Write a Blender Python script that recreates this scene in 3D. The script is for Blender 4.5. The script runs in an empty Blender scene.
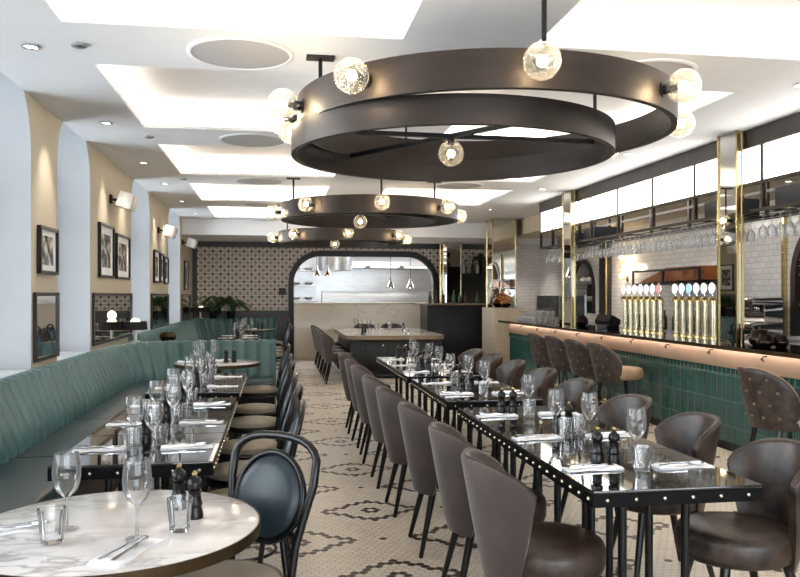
import bpy, math, random
from mathutils import Vector, Matrix
from mathutils.geometry import tessellate_polygon
random.seed(7)
PI = math.pi
S = bpy.context.scene
COL = S.collection
sin, cos, rad = math.sin, math.cos, math.radians

# ------------------------------------------------------------------ camera
PSI = rad(9.03)
cam_d = bpy.data.cameras.new('camera'); cam = bpy.data.objects.new('camera', cam_d); COL.objects.link(cam)
cam.location = (0, 0, 1.45); cam.rotation_euler = (PI/2, 0, -PSI)
cam_d.sensor_fit = 'HORIZONTAL'; cam_d.sensor_width = 36.0
cam_d.lens = 780.0/800.0*36.0; cam_d.shift_y = 6.5/800.0; cam_d.clip_end = 100; cam_d.clip_start = .05
S.camera = cam
S.view_settings.view_transform = 'Standard'; S.view_settings.look = 'None'
S.view_settings.gamma = 1; S.view_settings.use_curve_mapping = False
S.view_settings.exposure = 0.85
S.cycles.max_bounces = 9; S.cycles.diffuse_bounces = 5; S.cycles.glossy_bounces = 5
S.cycles.transparent_max_bounces = 24; S.cycles.transmission_bounces = 6
S.cycles.caustics_reflective = False; S.cycles.caustics_refractive = False
S.cycles.sample_clamp_indirect = 6.0
try: S.cycles.use_denoising = True
except Exception: pass

# ------------------------------------------------------------------ colours and materials
def lin(c):
    if isinstance(c, str):
        c = [int(c[i:i+2], 16)/255 for i in (0, 2, 4)]
    return tuple((v/12.92 if v <= .04045 else ((v+.055)/1.055)**2.4) for v in c) + (1.0,)

class E:                                     # tiny math-node expression builder
    def __init__(s, nt, sock): s.nt, s.s = nt, sock
    def _op(s, op, *a):
        n = s.nt.nodes.new('ShaderNodeMath'); n.operation = op
        for i, v in enumerate((s,)+a):
            if isinstance(v, E): s.nt.links.new(v.s, n.inputs[i])
            else: n.inputs[i].default_value = v
        return E(s.nt, n.outputs[0])
    def __add__(s, o): return s._op('ADD', o)
    def __sub__(s, o): return s._op('SUBTRACT', o)
    def __mul__(s, o): return s._op('MULTIPLY', o)
    def __truediv__(s, o): return s._op('DIVIDE', o)
    def fmod(s, m): return s._op('FLOORED_MODULO', m)
    def abs(s): return s._op('ABSOLUTE')
    def sqrt(s): return s._op('SQRT')
    def lt(s, o): return s._op('LESS_THAN', o)
    def gt(s, o): return s._op('GREATER_THAN', o)
    def max(s, o): return s._op('MAXIMUM', o)
    def min(s, o): return s._op('MINIMUM', o)
    def sin(s): return s._op('SINE')

def base_mat(name):
    m = bpy.data.materials.new(name); m.use_nodes = True
    nt = m.node_tree; b = nt.nodes['Principled BSDF']
    return m, nt, b
def coords(nt, scale=1.0):
    tc = nt.nodes.new('ShaderNodeTexCoord'); return tc.outputs['Object']
def mixc(nt, fac, a, b):
    n = nt.nodes.new('ShaderNodeMix'); n.data_type = 'RGBA'
    if isinstance(fac, (int, float)): n.inputs[0].default_value = fac
    else: nt.links.new(fac.s if isinstance(fac, E) else fac, n.inputs[0])
    for i, v in ((6, a), (7, b)):
        if isinstance(v, tuple): n.inputs[i].default_value = v
        else: nt.links.new(v, n.inputs[i])
    return n.outputs[2]
def noise(nt, scale, detail=3, vec=None, stretch=None):
    n = nt.nodes.new('ShaderNodeTexNoise'); n.inputs['Scale'].default_value = scale; n.inputs['Detail'].default_value = detail
    v = vec or coords(nt)
    if stretch:
        mp = nt.nodes.new('ShaderNodeMapping'); mp.inputs['Scale'].default_value = stretch
        nt.links.new(v, mp.inputs[0]); v = mp.outputs[0]
    nt.links.new(v, n.inputs['Vector']); return n.outputs['Fac']
def ramp(nt, fac, stops):
    r = nt.nodes.new('ShaderNodeValToRGB'); el = r.color_ramp.elements
    while len(el) < len(stops): el.new(.5)
    for e, (p, c) in zip(el, stops): e.position = p; e.color = c
    nt.links.new(fac.s if isinstance(fac, E) else fac, r.inputs[0]); return r.outputs[0]
def bump(nt, b, h, strength=.2, dist=.01):
    n = nt.nodes.new('ShaderNodeBump'); n.inputs['Strength'].default_value = strength; n.inputs['Distance'].default_value = dist
    nt.links.new(h.s if isinstance(h, E) else h, n.inputs['Height']); nt.links.new(n.outputs[0], b.inputs['Normal'])
def mat(name, col, rough=.5, metal=0, var=.12, scale=8, stretch=None, bmp=0, sheen=0, coat=0, spec=.5, bscale=None):
    m, nt, b = base_mat(name)
    c = lin(col); c2 = tuple(v*(1-var*2) for v in c[:3])+(1,)
    c1 = tuple(min(1, v*(1+var*.7)) for v in c[:3])+(1,)
    f = noise(nt, scale, 3, None, stretch)
    nt.links.new(ramp(nt, f, [(.3, c2), (.7, c1)]), b.inputs['Base Color'])
    b.inputs['Roughness'].default_value = rough; b.inputs['Metallic'].default_value = metal
    b.inputs['Specular IOR Level'].default_value = spec
    if sheen: b.inputs['Sheen Weight'].default_value = sheen; b.inputs['Sheen Roughness'].default_value = .4
    if coat: b.inputs['Coat Weight'].default_value = coat; b.inputs['Coat Roughness'].default_value = .05
    if bmp: bump(nt, b, noise(nt, bscale or scale*6, 3), bmp, .004)
    return m
def emis(name, col, strength):
    m = bpy.data.materials.new(name); m.use_nodes = True; nt = m.node_tree; nt.nodes.clear()
    e = nt.nodes.new('ShaderNodeEmission'); e.inputs[0].default_value = lin(col); e.inputs[1].default_value = strength
    o = nt.nodes.new('ShaderNodeOutputMaterial'); nt.links.new(e.outputs[0], o.inputs[0]); return m
def thin_glass(name, tint='FFFFFF', white=.04, base=.05, rough=.02, crackle=0, fres=1.5):
    m = bpy.data.materials.new(name); m.use_nodes = True; nt = m.node_tree; nt.nodes.clear()
    o = nt.nodes.new('ShaderNodeOutputMaterial')
    t = nt.nodes.new('ShaderNodeBsdfTransparent'); t.inputs[0].default_value = lin(tint)
    g = nt.nodes.new('ShaderNodeBsdfGlossy'); g.inputs['Roughness'].default_value = rough
    fr = nt.nodes.new('ShaderNodeFresnel'); fr.inputs[0].default_value = fres
    fac = E(nt, fr.outputs[0]) + base
    mx = nt.nodes.new('ShaderNodeMixShader')
    nt.links.new(fac.s, mx.inputs[0]); nt.links.new(t.outputs[0], mx.inputs[1]); nt.links.new(g.outputs[0], mx.inputs[2])
    d = nt.nodes.new('ShaderNodeBsdfTranslucent'); d.inputs[0].default_value = (.95, .95, .95, 1)
    d2 = nt.nodes.new('ShaderNodeBsdfDiffuse'); d2.inputs[0].default_value = (.95, .95, .95, 1)
    dm = nt.nodes.new('ShaderNodeMixShader'); nt.links.new(d.outputs[0], dm.inputs[1]); nt.links.new(d2.outputs[0], dm.inputs[2])
    mx2 = nt.nodes.new('ShaderNodeMixShader'); mx2.inputs[0].default_value = white
    if crackle:
        v = nt.nodes.new('ShaderNodeTexVoronoi'); v.inputs['Scale'].default_value = 75; v.feature = 'DISTANCE_TO_EDGE'
        nt.links.new(coords(nt), v.inputs['Vector'])
        f2 = E(nt, v.outputs['Distance']).lt(.10)*crackle + white
        nt.links.new(f2.s, mx2.inputs[0])
        bn = nt.nodes.new('ShaderNodeBump'); bn.inputs['Strength'].default_value = .9; bn.inputs['Distance'].default_value = .02
        nt.links.new(v.outputs['Distance'], bn.inputs['Height'])
        nt.links.new(bn.outputs[0], g.inputs['Normal']); nt.links.new(bn.outputs[0], fr.inputs['Normal'])
    nt.links.new(mx.outputs[0], mx2.inputs[1]); nt.links.new(dm.outputs[0], mx2.inputs[2])
    nt.links.new(mx2.outputs[0], o.inputs[0]); return m

def plane_uv(nt, a, b_):
    sp = nt.nodes.new('ShaderNodeSeparateXYZ'); nt.links.new(coords(nt), sp.inputs[0])
    return E(nt, sp.outputs[a]), E(nt, sp.outputs[b_])
def brick_mat(name, axes, c1, c2, mortar, bw, bh, ms=.004, rough=.15, offset=.5, spec=.5, bstr=.4, wob=.0, freq=2):
    m, nt, b = base_mat(name)
    u, v = plane_uv(nt, *axes)
    cb = nt.nodes.new('ShaderNodeCombineXYZ'); nt.links.new(u.s, cb.inputs[0]); nt.links.new(v.s, cb.inputs[1])
    k = nt.nodes.new('ShaderNodeTexBrick'); k.offset = offset; k.offset_frequency = freq
    nt.links.new(cb.outputs[0], k.inputs['Vector'])
    k.inputs['Color1'].default_value = lin(c1); k.inputs['Color2'].default_value = lin(c2); k.inputs['Mortar'].default_value = lin(mortar)
    k.inputs['Scale'].default_value = 1; k.inputs['Mortar Size'].default_value = ms; k.inputs['Mortar Smooth'].default_value = .2
    k.inputs['Brick Width'].default_value = bw; k.inputs['Row Height'].default_value = bh; k.inputs['Bias'].default_value = 0
    nt.links.new(k.outputs['Color'], b.inputs['Base Color']); b.inputs['Roughness'].default_value = rough
    h = E(nt, k.outputs['Fac'])*-1.0
    if wob: h = h + E(nt, noise(nt, 9, 2))*wob
    bump(nt, b, h, bstr, .004); return m
def marble(name, c0, c1, vein, scale=3, rough=.12, lo=.0, w=.05, st=(1, 2.2, 1.4), gate=.5):
    m, nt, b = base_mat(name)
    n1 = noise(nt, scale, 6); n2 = noise(nt, scale*1.7, 5, None, st)
    base = ramp(nt, n1, [(.3, lin(c0)), (.7, lin(c1))])
    d = (E(nt, n2) - .5).abs()
    f = ramp(nt, d, [(lo, (1, 1, 1, 1)), (w, (0, 0, 0, 1))])
    gt_ = ramp(nt, noise(nt, scale*.6, 2, None, st), [(gate-.06, (0, 0, 0, 1)), (gate+.12, (.75, .75, .75, 1))])
    f = (E(nt, f)*E(nt, gt_)).s
    nt.links.new(mixc(nt, f, base, lin(vein)), b.inputs['Base Color'])
    b.inputs['Roughness'].default_value = rough; return m

def floor_mat():
    m, nt, b = base_mat('hexagon mosaic')
    x, y = plane_uv(nt, 0, 1)
    w = .045; h = w*math.sqrt(3)
    X0, Y0 = .135, 4.6
    x = x - X0; y = y - Y0
    ax = (x + w/2).fmod(w) - w/2; ay = (y + h/2).fmod(h) - h/2
    bx = x.fmod(w) - w/2; by = y.fmod(h) - h/2
    sel = (ax*ax + ay*ay).lt(bx*bx + by*by)
    gx = ax*sel + bx*(sel*-1.0 + 1.0); gy = ay*sel + by*(sel*-1.0 + 1.0)
    qx = x - gx; qy = y - gy
    ed = gx.abs().max(gx.abs()*.5 + gy.abs()*.8660254)
    grout = ed.gt(w*.5 - .0018)
    PX, PY = 22*w, 16*h
    def cell(ox, oy):
        dx = (qx + (PX/2 - ox)).fmod(PX) - PX/2; dy = (qy + (PY/2 - oy)).fmod(PY) - PY/2
        return dx.abs(), dy.abs()
    dark = None
    for ox, oy in ((0, 0), (PX/2, PY/2)):
        dx, dy = cell(ox, oy)
        s = dx/.315 + dy/.235
        band = (s - 1.0).abs().lt(.102)
        r = (dx*dx + dy*dy).sqrt()
        fl = (r - w).abs().lt(w*.3)
        o = band.max(fl)
        dx2, dy2 = cell(ox, oy + PY/2)
        dot = ((dx2*dx2 + dy2*dy2).sqrt()).lt(w*.3)
        o = o.max(dot)
        dark = o if dark is None else dark.max(o)
    var = noise(nt, 14, 2)
    light = ramp(nt, var, [(.3, lin('D5C9BA')), (.7, lin('E4DACD'))])
    c = mixc(nt, dark, light, lin('2C2420'))
    c = mixc(nt, grout, c, lin('A39786'))
    nt.links.new(c, b.inputs['Base Color']); b.inputs['Roughness'].default_value = .33
    bump(nt, b, grout*-1.0, .25, .002); return m

def pattern_tile(name):
    m, nt, b = base_mat(name)
    u, v = plane_uv(nt, 0, 2); T = .172
    a = ((u+.03)/T).fmod(1.0) - .5; c = ((v-.03)/T).fmod(1.0) - .5
    aa, cc = a.abs(), c.abs()
    r = (a*a + c*c).sqrt()
    ca = aa - .5; c2 = cc - .5
    rc = (ca*ca + c2*c2).sqrt()
    dark = aa.max(cc).gt(.465).max(rc.lt(.17)).max((r-.19).abs().lt(.05)*((aa - cc).abs().gt(.06)))
    mid = r.lt(.10)
    base = ramp(nt, noise(nt, 20, 2), [(.3, lin('BDB0A0')), (.7, lin('D0C5B6'))])
    col = mixc(nt, dark, base, lin('3A3534')); col = mixc(nt, mid, col, lin('4A4340'))
    nt.links.new(col, b.inputs['Base Color']); b.inputs['Roughness'].default_value = .4; return m

M = {}
M['floor'] = floor_mat()
M['ceiling'] = mat('white ceiling paint', 'E9E9EC', .8, var=.01, spec=.2)
M['white'] = mat('white wall paint', 'BEC1C5', .7, var=.01, spec=.3)
M['cream'] = mat('cream wall paint', 'C4B9A5', .75, var=.02, scale=2, spec=.3)
M['beige'] = mat('beige plaster', 'C9BCA6', .75, var=.03, scale=2, spec=.3)
M['tile'] = pattern_tile('patterned cement tile')
M['darkwood'] = mat('dark stained wood', '2A2422', .4, var=.2, scale=4, stretch=(8, 8, 1))
M['blackwood'] = mat('black painted wood', '0C0E11', .4, var=.15, scale=5, stretch=(10, 10, 1), spec=.3)
M['maroon'] = mat('maroon panelling', '35201F', .4, var=.15, scale=5)
M['black'] = mat('black metal', '0B0B0C', .35, .0, var=.1, spec=.35)
M['skirt'] = mat('black table skirt', '050506', .45, 0, var=.1, spec=.12)
M['legs'] = mat('black lacquered wood', '0A090A', .3, var=.1, spec=.4)
M['bronze'] = mat('dark bronze', '38302B', .42, .6, var=.12, scale=3, stretch=(1, 1, 5))
M['brass'] = mat('polished brass', 'CDB884', .2, 1, var=.06)
M['agedbrass'] = mat('aged brass', '4F412D', .38, .9, var=.15)
M['stud'] = mat('pale brass stud', 'DCD0B4', .25, .9, var=.05)
M['steel'] = mat('brushed steel', 'BFC3C8', .3, .9, var=.08, scale=3, stretch=(1, 1, 14))
M['chrome'] = mat('polished chrome', 'D8D8DA', .08, 1, var=.02)
M['copper'] = mat('copper sheet', 'A88C78', .45, .3, var=.08, scale=3)
M['taupe'] = mat('brown grey velvet', '443833', .8, var=.14, scale=7, bmp=.15, sheen=.35, bscale=60)
M['leather'] = mat('worn brown leather', '3E3028', .38, var=.42, scale=14, bmp=.2, bscale=90)
M['stoolleather'] = mat('dark tufted leather', '3A2D25', .42, var=.42, scale=16, bmp=.2, bscale=80)
M['stoolbutton'] = mat('dark pewter buttons', '6A5F55', .3, .6)
M['tan'] = mat('pale tan leather', 'A08468', .4, var=.15)
M['green'] = mat('green channelled leather', '4C6E70', .34, var=.1, scale=6, bmp=.1, bscale=70)
M['seatgreen'] = mat('dark green seat leather', '31434A', .33, var=.1, scale=6, bmp=.1, bscale=60)
M['greypad'] = mat('grey beige seat pad', '8A8172', .5, var=.08)
M['navypad'] = mat('blue black vinyl', '1B2830', .42, var=.1)
M['tabletop'] = mat('black mirrored glass top', '0D0D0E', .035, 0, var=.05, spec=.9, coat=.5)
M['marble'] = marble('white marble with grey veins', 'C9C4C2', 'E6E1DD', '8F8886', 3, .12, .0, .06)
M['passmarble'] = marble('cream marble with brown veins', 'D6CCBE', 'E2DACE', '8E7F70', .55, .2, .0, .012, (1.2, 1, 2.6), .45)
M['linen'] = mat('white linen', 'EFEFF2', .85, var=.03, bmp=.3, scale=40)
M['lampblack'] = mat('black lamp shade', '171413', .7, var=.1)
M['whiteplastic'] = mat('white plastic', 'E6E4E2', .4, var=.01)
M['opal'] = mat('white opal glass', 'F0EEEA', .3, var=.01)
M['leaf'] = mat('dark green leaf', '33502A', .4, var=.3, scale=12)
M['pot'] = mat('hammered dark metal', '2B211C', .25, .85, var=.25, scale=25, bmp=.8, bscale=28)
M['ceramic'] = mat('white ceramic', 'EDE8E0', .25, var=.02)
M['orange'] = mat('dried orange flowers', 'C8803C', .7, var=.3, scale=30)
M['navy'] = mat('navy blue panel', '0D151D', .5, var=.08)
M['glass'] = thin_glass('clear glass', 'FFFFFF', .055, .01, .015)
M['tumbler'] = thin_glass('clear cut glass', 'FFFFFF', .045, .02, .03)
M['rackglass'] = thin_glass('clear hanging glass', 'FFFFFF', .24, .05, .04)
M['globe'] = thin_glass('crackled glass', 'F4F2EE', .0, .04, .08, .07)
M['pane'] = thin_glass('window pane', 'F0F4F6', .0, .0, .0)
M['screenglass'] = thin_glass('low glass screen', 'F6F8F8', .02, .0, .0, 0, 1.12)
M['mirror'] = mat('mirror glass', 'CFCFCB', .015, 1, var=.0)
M['darkmirror'] = mat('smoked mirror', '8E867C', .02, 1, var=.0)
M['woodtan'] = mat('light oak', '8A755A', .5, var=.2, scale=3, stretch=(1, 10, 10))
M['brickR'] = brick_mat('glazed white brick', (1, 2), 'C8C3BF', 'D4CFCB', 'ACA6A0', .15, .075, .004, .12, wob=.7, bstr=.5)
M['brickB'] = brick_mat('glazed white brick', (0, 2), 'C8C3BF', 'D4CFCB', 'ACA6A0', .15, .075, .004, .12, wob=.7, bstr=.5)
M['teal'] = brick_mat('green stick tiles', (1, 2), '0F3836', '174643', '5F7F79', .028, .235, .0018, .14, 0, wob=.2, bstr=.5)
M['tealB'] = brick_mat('green stick tiles', (0, 2), '0F3836', '174643', '5F7F79', .028, .235, .0018, .14, 0, wob=.2, bstr=.5)
M['darkteal'] = brick_mat('small dark green tiles', (1, 2), '10302C', '183C37', '8A9C96', .075, .06, .002, .12, 0, bstr=.5)
M['plinthtile'] = brick_mat('pale beige panelling', (0, 2), 'BFB3A2', 'C6BAAA', 'A3988A', .075, .075, .002, .5, .5)
M['cove'] = emis('warm cove light strip', 'FFF1DC', 7.5)
M['panel'] = emis('lit white light box', 'FFFBF2', 4.2)
M['bulb'] = emis('warm glowing bulb', 'FFE2B0', 14)
M['down'] = emis('downlight lens', 'FFF6E6', 9)
M['badge'] = emis('lit tap badge', 'FBF7EE', 1.15)
M['badgeblue'] = emis('lit blue tap badge', '9BC4DA', .9)
M['badgered'] = emis('lit red tap badge', 'D99A90', .8)
M['copperglow'] = M['copper']

def photo_mat(k):
    m, nt, b = base_mat('black and white photograph')
    n = noise(nt, 9+k, 6)
    nt.links.new(ramp(nt, n, [(.38, (.015, .015, .015, 1)), (.5, (.16, .15, .14, 1)), (.64, (.55, .53, .5, 1))]), b.inputs['Base Color'])
    b.inputs['Roughness'].default_value = .15; return m
def grille_mat():
    m, nt, b = base_mat('perforated grey vent')
    x, y = plane_uv(nt, 0, 1)
    r = (x*x + y*y).sqrt()
    d = (r/.014).fmod(1.0).lt(.4)
    nt.links.new(mixc(nt, d, lin('BDBCBF'), lin('8E8C90')), b.inputs['Base Color']); b.inputs['Roughness'].default_value = .6
    return m
M['grille'] = grille_mat()

# ------------------------------------------------------------------ mesh building
class MB:
    def __init__(s): s.v, s.f, s.mi, s.cur = [], [], [], 0
    def add(s, vs, fs, mt=None):
        o = len(s.v)
        for p in vs:
            p = Vector(p); s.v.append(tuple(mt @ p) if mt is not None else tuple(p))
        for f in fs: s.f.append(tuple(i+o for i in f)); s.mi.append(s.cur)
        return s
    def box(s, x0, x1, y0, y1, z0, z1, mt=None):
        vs = [(x, y, z) for z in (z0, z1) for y in (y0, y1) for x in (x0, x1)]
        return s.add(vs, [(0, 2, 3, 1), (4, 5, 7, 6), (0, 1, 5, 4), (2, 6, 7, 3), (0, 4, 6, 2), (1, 3, 7, 5)], mt)
    def bbox(s, x0, x1, y0, y1, z0, z1, c=.005, mt=None):      # chamfered box
        vs = []; fs = []
        ring = lambda i, z: [(x0+i+c, y0+i, z), (x1-i-c, y0+i, z), (x1-i, y0+i+c, z), (x1-i, y1-i-c, z), (x1-i-c, y1-i, z), (x0+i+c, y1-i, z), (x0+i, y1-i-c, z), (x0+i, y0+i+c, z)]
        for i, z in ((c*.7, z0), (0, z0+c), (0, z1-c), (c*.7, z1)): vs += ring(i, z)
        for k in range(3):
            for j in range(8): a = k*8+j; b = k*8+(j+1) % 8; fs.append((a, b, b+8, a+8))
        fs.append(tuple(range(7, -1, -1))); fs.append(tuple(range(24, 32)))
        return s.add(vs, fs, mt)
    def lathe(s, prof, seg=20, cx=0, cy=0, mt=None, sx=1, sy=1, caps=True):
        vs = []; fs = []
        for r, z in prof:
            for k in range(seg):
                a = 2*PI*k/seg; vs.append((cx+r*cos(a)*sx, cy+r*sin(a)*sy, z))
        for i in range(len(prof)-1):
            for k in range(seg):
                a = i*seg+k; b = i*seg+(k+1) % seg; fs.append((a, b, b+seg, a+seg))
        if caps:
            if prof[0][0] > 1e-5: fs.append(tuple(range(seg-1, -1, -1)))
            if prof[-1][0] > 1e-5: fs.append(tuple(range((len(prof)-1)*seg, len(prof)*seg)))
        return s.add(vs, fs, mt)
    def tube(s, pts, r, seg=8, closed=False, sy=1):
        pts = [Vector(p) for p in pts]; n = len(pts)
        rr = r if isinstance(r, (list, tuple)) else [r]*n
        vs = []; fs = []; up = None
        for i in range(n):
            if closed: t = pts[(i+1) % n]-pts[i-1]
            else: t = pts[min(i+1, n-1)]-pts[max(i-1, 0)]
            t.normalize()
            if up is None:
                up = Vector((0, 0, 1)) if abs(t.z) < .9 else Vector((1, 0, 0))
            a = t.cross(up).normalized(); up = a.cross(t).normalized()
            for k in range(seg):
                q = 2*PI*k/seg; vs.append(pts[i]+a*rr[i]*cos(q)+up*rr[i]*sin(q)*sy)
        for i in range(n if closed else n-1):
            for k in range(seg):
                a = i*seg+k; b = i*seg+(k+1) % seg; c = ((i+1) % n)*seg
                fs.append((a, b, c+(k+1) % seg, c+k))
        if not closed: fs.append(tuple(range(seg-1, -1, -1))); fs.append(tuple(range((n-1)*seg, n*seg)))
        return s.add(vs, fs)
    def grid(s, rows, closed_u=False, closed_v=False):          # rows[i][j]
        nu, nv = len(rows), len(rows[0]); vs = [p for r in rows for p in r]; fs = []
        for i in range(nu if closed_u else nu-1):
            for j in range(nv if closed_v else nv-1):
                a = i*nv+j; b = i*nv+(j+1) % nv; c = ((i+1) % nu)*nv
                fs.append((a, b, c+(j+1) % nv, c+j))
        return s.add(vs, fs)
    def poly(s, loops, fn, t0, t1):
        """extrude 2-D loops (outline then holes); fn(a,b,t)->xyz"""
        flat = [p for l in loops for p in l]
        tris = tessellate_polygon([[Vector((p[0], p[1], 0)) for p in l] for l in loops])
        n = len(flat); vs = [fn(p[0], p[1], t0) for p in flat]+[fn(p[0], p[1], t1) for p in flat]
        fs = [tuple(t) for t in tris]+[tuple(i+n for i in reversed(t)) for t in tris]
        s.add(vs, fs)
        o = 0; fs = []
        for l in loops:
            k = len(l)
            for i in range(k): a = o+i; b = o+(i+1) % k; fs.append((a, b, b+n, a+n))
            o += k
        return s.add(vs, fs)
    def sphere(s, c, r, seg=16, rings=10, sz=1):
        prof = [(max(1e-6, r*sin(PI*i/rings)), -r*cos(PI*i/rings)*sz) for i in range(rings+1)]
        return s.lathe(prof, seg, 0, 0, Matrix.Translation(c), caps=False)
    def build(s, name, mats, parent=None, smooth=35, mesh_only=False):
        me = bpy.data.meshes.new(name); me.from_pydata(s.v, [], s.f)
        if not isinstance(mats, (list, tuple)): mats = [mats]
        for m in mats: me.materials.append(m)
        if len(mats) > 1: me.polygons.foreach_set('material_index', s.mi)
        import bmesh
        bm = bmesh.new(); bm.from_mesh(me); bmesh.ops.remove_doubles(bm, verts=bm.verts, dist=1e-5)
        bmesh.ops.recalc_face_normals(bm, faces=bm.faces); bm.to_mesh(me); bm.free()
        if smooth:
            me.polygons.foreach_set('use_smooth', [True]*len(me.polygons))
            me.set_sharp_from_angle(angle=rad(smooth))
        o = bpy.data.objects.new(name, me); COL.objects.link(o)
        if parent: o.parent = parent
        return o

def tag(o, label=None, cat=None, group=None, kind=None):
    if label: o['label'] = label
    if cat: o['category'] = cat
    if group: o['group'] = group
    if kind: o['kind'] = kind
    return o
def thing(name, label, cat, loc=(0, 0, 0), rz=0, group=None):
    o = bpy.data.objects.new(name, None); COL.objects.link(o); o.location = loc; o.rotation_euler = (0, 0, rz)
    o.empty_display_size = .1
    return tag(o, label, cat, group)
def copy_tree(o, parent=None):
    c = o.copy(); COL.objects.link(c); c.parent = parent
    for ch in list(o.children): copy_tree(ch, c)
    return c
def struct(o): o['kind'] = 'structure'; return o
def place(o, loc, rz=0, label=None, group=None):
    o.location = loc; o.rotation_euler = (0, 0, rz)
    if label: o['label'] = label
    if group: o['group'] = group
    return o
class Proto:                                  # first use moves the prototype, later uses copy it
    def __init__(s, fn): s.fn, s.o = fn, None
    def __call__(s, loc, rz=0, label=None, group=None):
        if s.o is None: s.o = s.fn(); c = s.o
        else: c = copy_tree(s.o)
        return place(c, loc, rz, label, group)
ORD = ['nearest', 'second nearest', 'third nearest', 'fourth nearest', 'fifth nearest', 'sixth nearest', 'seventh nearest', 'eighth nearest', 'ninth nearest', 'tenth nearest']
H = 2.97

# ------------------------------------------------------------------ room shell
XL, XR, YB, YF = -1.85, 6.25, 18.0, -4.0
mb = MB(); mb.box(XL-.6, XR+.5, YF-.2, 23.2, -.1, 0); struct(mb.build('floor', M['floor']))
CX = [(-1.18, .745), (1.557, 3.406)]
CY = [(2.62+2.77*k, 4.6+2.77*k-.02) for k in range(-2, 5)]
mb = MB()
holes = [[(a, c), (a, d), (b, d), (b, c)] for a, b in CX for c, d in CY]
mb.poly([[(XL-.002, YF-.2), (XR+.4, YF-.2), (XR+.4, 23.2), (XL-.002, 23.2)]]+holes, lambda a, b, t: (a, b, t), H, H+.03)
RZ, g = H+.24, .17
for a, b in CX:
    for c, d in CY:
        mb.box(a-g, b+g, c-g, d+g, RZ, RZ+.03)
        mb.box(a-g-.02, a-g, c-g, d+g, H+.03, RZ); mb.box(b+g, b+g+.02, c-g, d+g, H+.03, RZ)
        mb.box(a-g, b+g, c-g-.02, c-g, H+.03, RZ); mb.box(a-g, b+g, d+g, d+g+.02, H+.03, RZ)
struct(mb.build('ceiling', M['ceiling'], smooth=0))
cn = ['rearmost', 'overhead', 'nearest', 'second', 'third', 'fourth', 'farthest']
for i, (a, b) in enumerate(CX):
    for j, (c, d) in enumerate(CY):
        mb = MB(); e = .07; w = .03; z0 = H+.032; z1 = H+.052
        mb.box(a-e-w, a-e, c-e, d+e, z0, z1); mb.box(b+e, b+e+w, c-e, d+e, z0, z1)
        mb.box(a-e, b+e, c-e-w, c-e, z0, z1); mb.box(a-e, b+e, d+e, d+e+w, z0, z1)
        o = mb.build('cove_light', M['cove'], smooth=0)
        side = 'left' if i == 0 else 'right'
        tag(o, f'warm white cove light strip inside the {cn[j]} recess of the {side} ceiling row', 'ceiling light', 'cove lights in the ceiling recesses')
# bulkhead at the back
mb = MB(); mb.box(XL, XR, 16.0, 18.2, 2.655, H-.002); struct(mb.build('trim_1', M['ceiling'], smooth=0))
# left wall: low wall + flared piers
openings = [(.2, 2.9), (3.6, 6.33), (7.05, 8.25), (10.5, 12.0), (14.0, 15.7)]
SILL = .86; WD = .48
mb = MB(); mb.cur = 0
mb.box(XL-WD, XL, YF, 18.2, 0, SILL)
edges = [YF]+[v for o in openings for v in o]+[18.2]
Rf = .62
def flare(y, sgn):
    out = []
    for k in range(10):
        t = .6*k/9; out.append((y+sgn*(Rf-math.sqrt(Rf*Rf-t*t)), 2.54+t))
    out.append((out[-1][0], 3.5)); return out
cols = []
for k in range(0, len(edges), 2):
    y0, y1 = edges[k], edges[k+1]
    L = [(y0, SILL)]+(flare(y0, -1) if k else [(y0, 3.5)])
    R = [(y1, SILL)]+(flare(y1, 1) if k+2 < len(edges) else [(y1, 3.5)])
    mb.poly([L+R[::-1]], lambda a, b, t: (t, a, b), XL-WD, XL)
mb.box(XL-WD-.1, XL+.02, YF, 18.2, 3.5, 3.55); mb.box(XL, XL+.02, YF, 18.2, H+.031, 3.5)
o = mb.build('wall_left', [M['cream'], M['white']], smooth=0)
for p in o.data.polygons: p.material_index = 0 if p.normal.x > .7 and p.center.x > XL-.01 else 1
struct(o)
for n, (y0, y1) in enumerate(openings):
    root = bpy.data.objects.new(f'window_{n+1}', None); COL.objects.link(root); struct(root)
    x = XL-WD+.04; mb = MB(); f = .05
    T = 3.45; mb.box(x-.03, x+.03, y0, y0+f, SILL, T); mb.box(x-.03, x+.03, y1-f, y1, SILL, T)
    mb.box(x-.03, x+.03, y0+f, y1-f, SILL, SILL+f); mb.box(x-.03, x+.03, y0+f, y1-f, T-f, T+.05)
    ym = (y0+y1)/2; mb.box(x-.025, x+.025, ym-.02, ym+.02, SILL+f, T-f); mb.box(x-.025, x+.025, y0+f, y1-f, 2.2, 2.24)
    mb.build('window_frame', M['white'], root, 0)
    mb = MB(); mb.box(x-.004, x+.004, y0+f, y1-f, SILL+f, 3.4); mb.build('window_pane', M['pane'], root, 0)
    mb = MB(); mb.bbox(XL-WD+.07, XL+.02, y0, y1, SILL, SILL+.025); mb.build('window_sill', M['white'], root)
    L = bpy.data.lights.new('daylight', 'AREA'); L.shape = 'RECTANGLE'; L.size = y1-y0; L.size_y = 3.5-SILL
    L.cycles.is_portal = True
    lo = bpy.data.objects.new('daylight_portal', L); COL.objects.link(lo); lo.location = (XL-WD-.06, ym, (3.5+SILL)/2); lo.rotation_euler = (0, rad(-90), 0)
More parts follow.
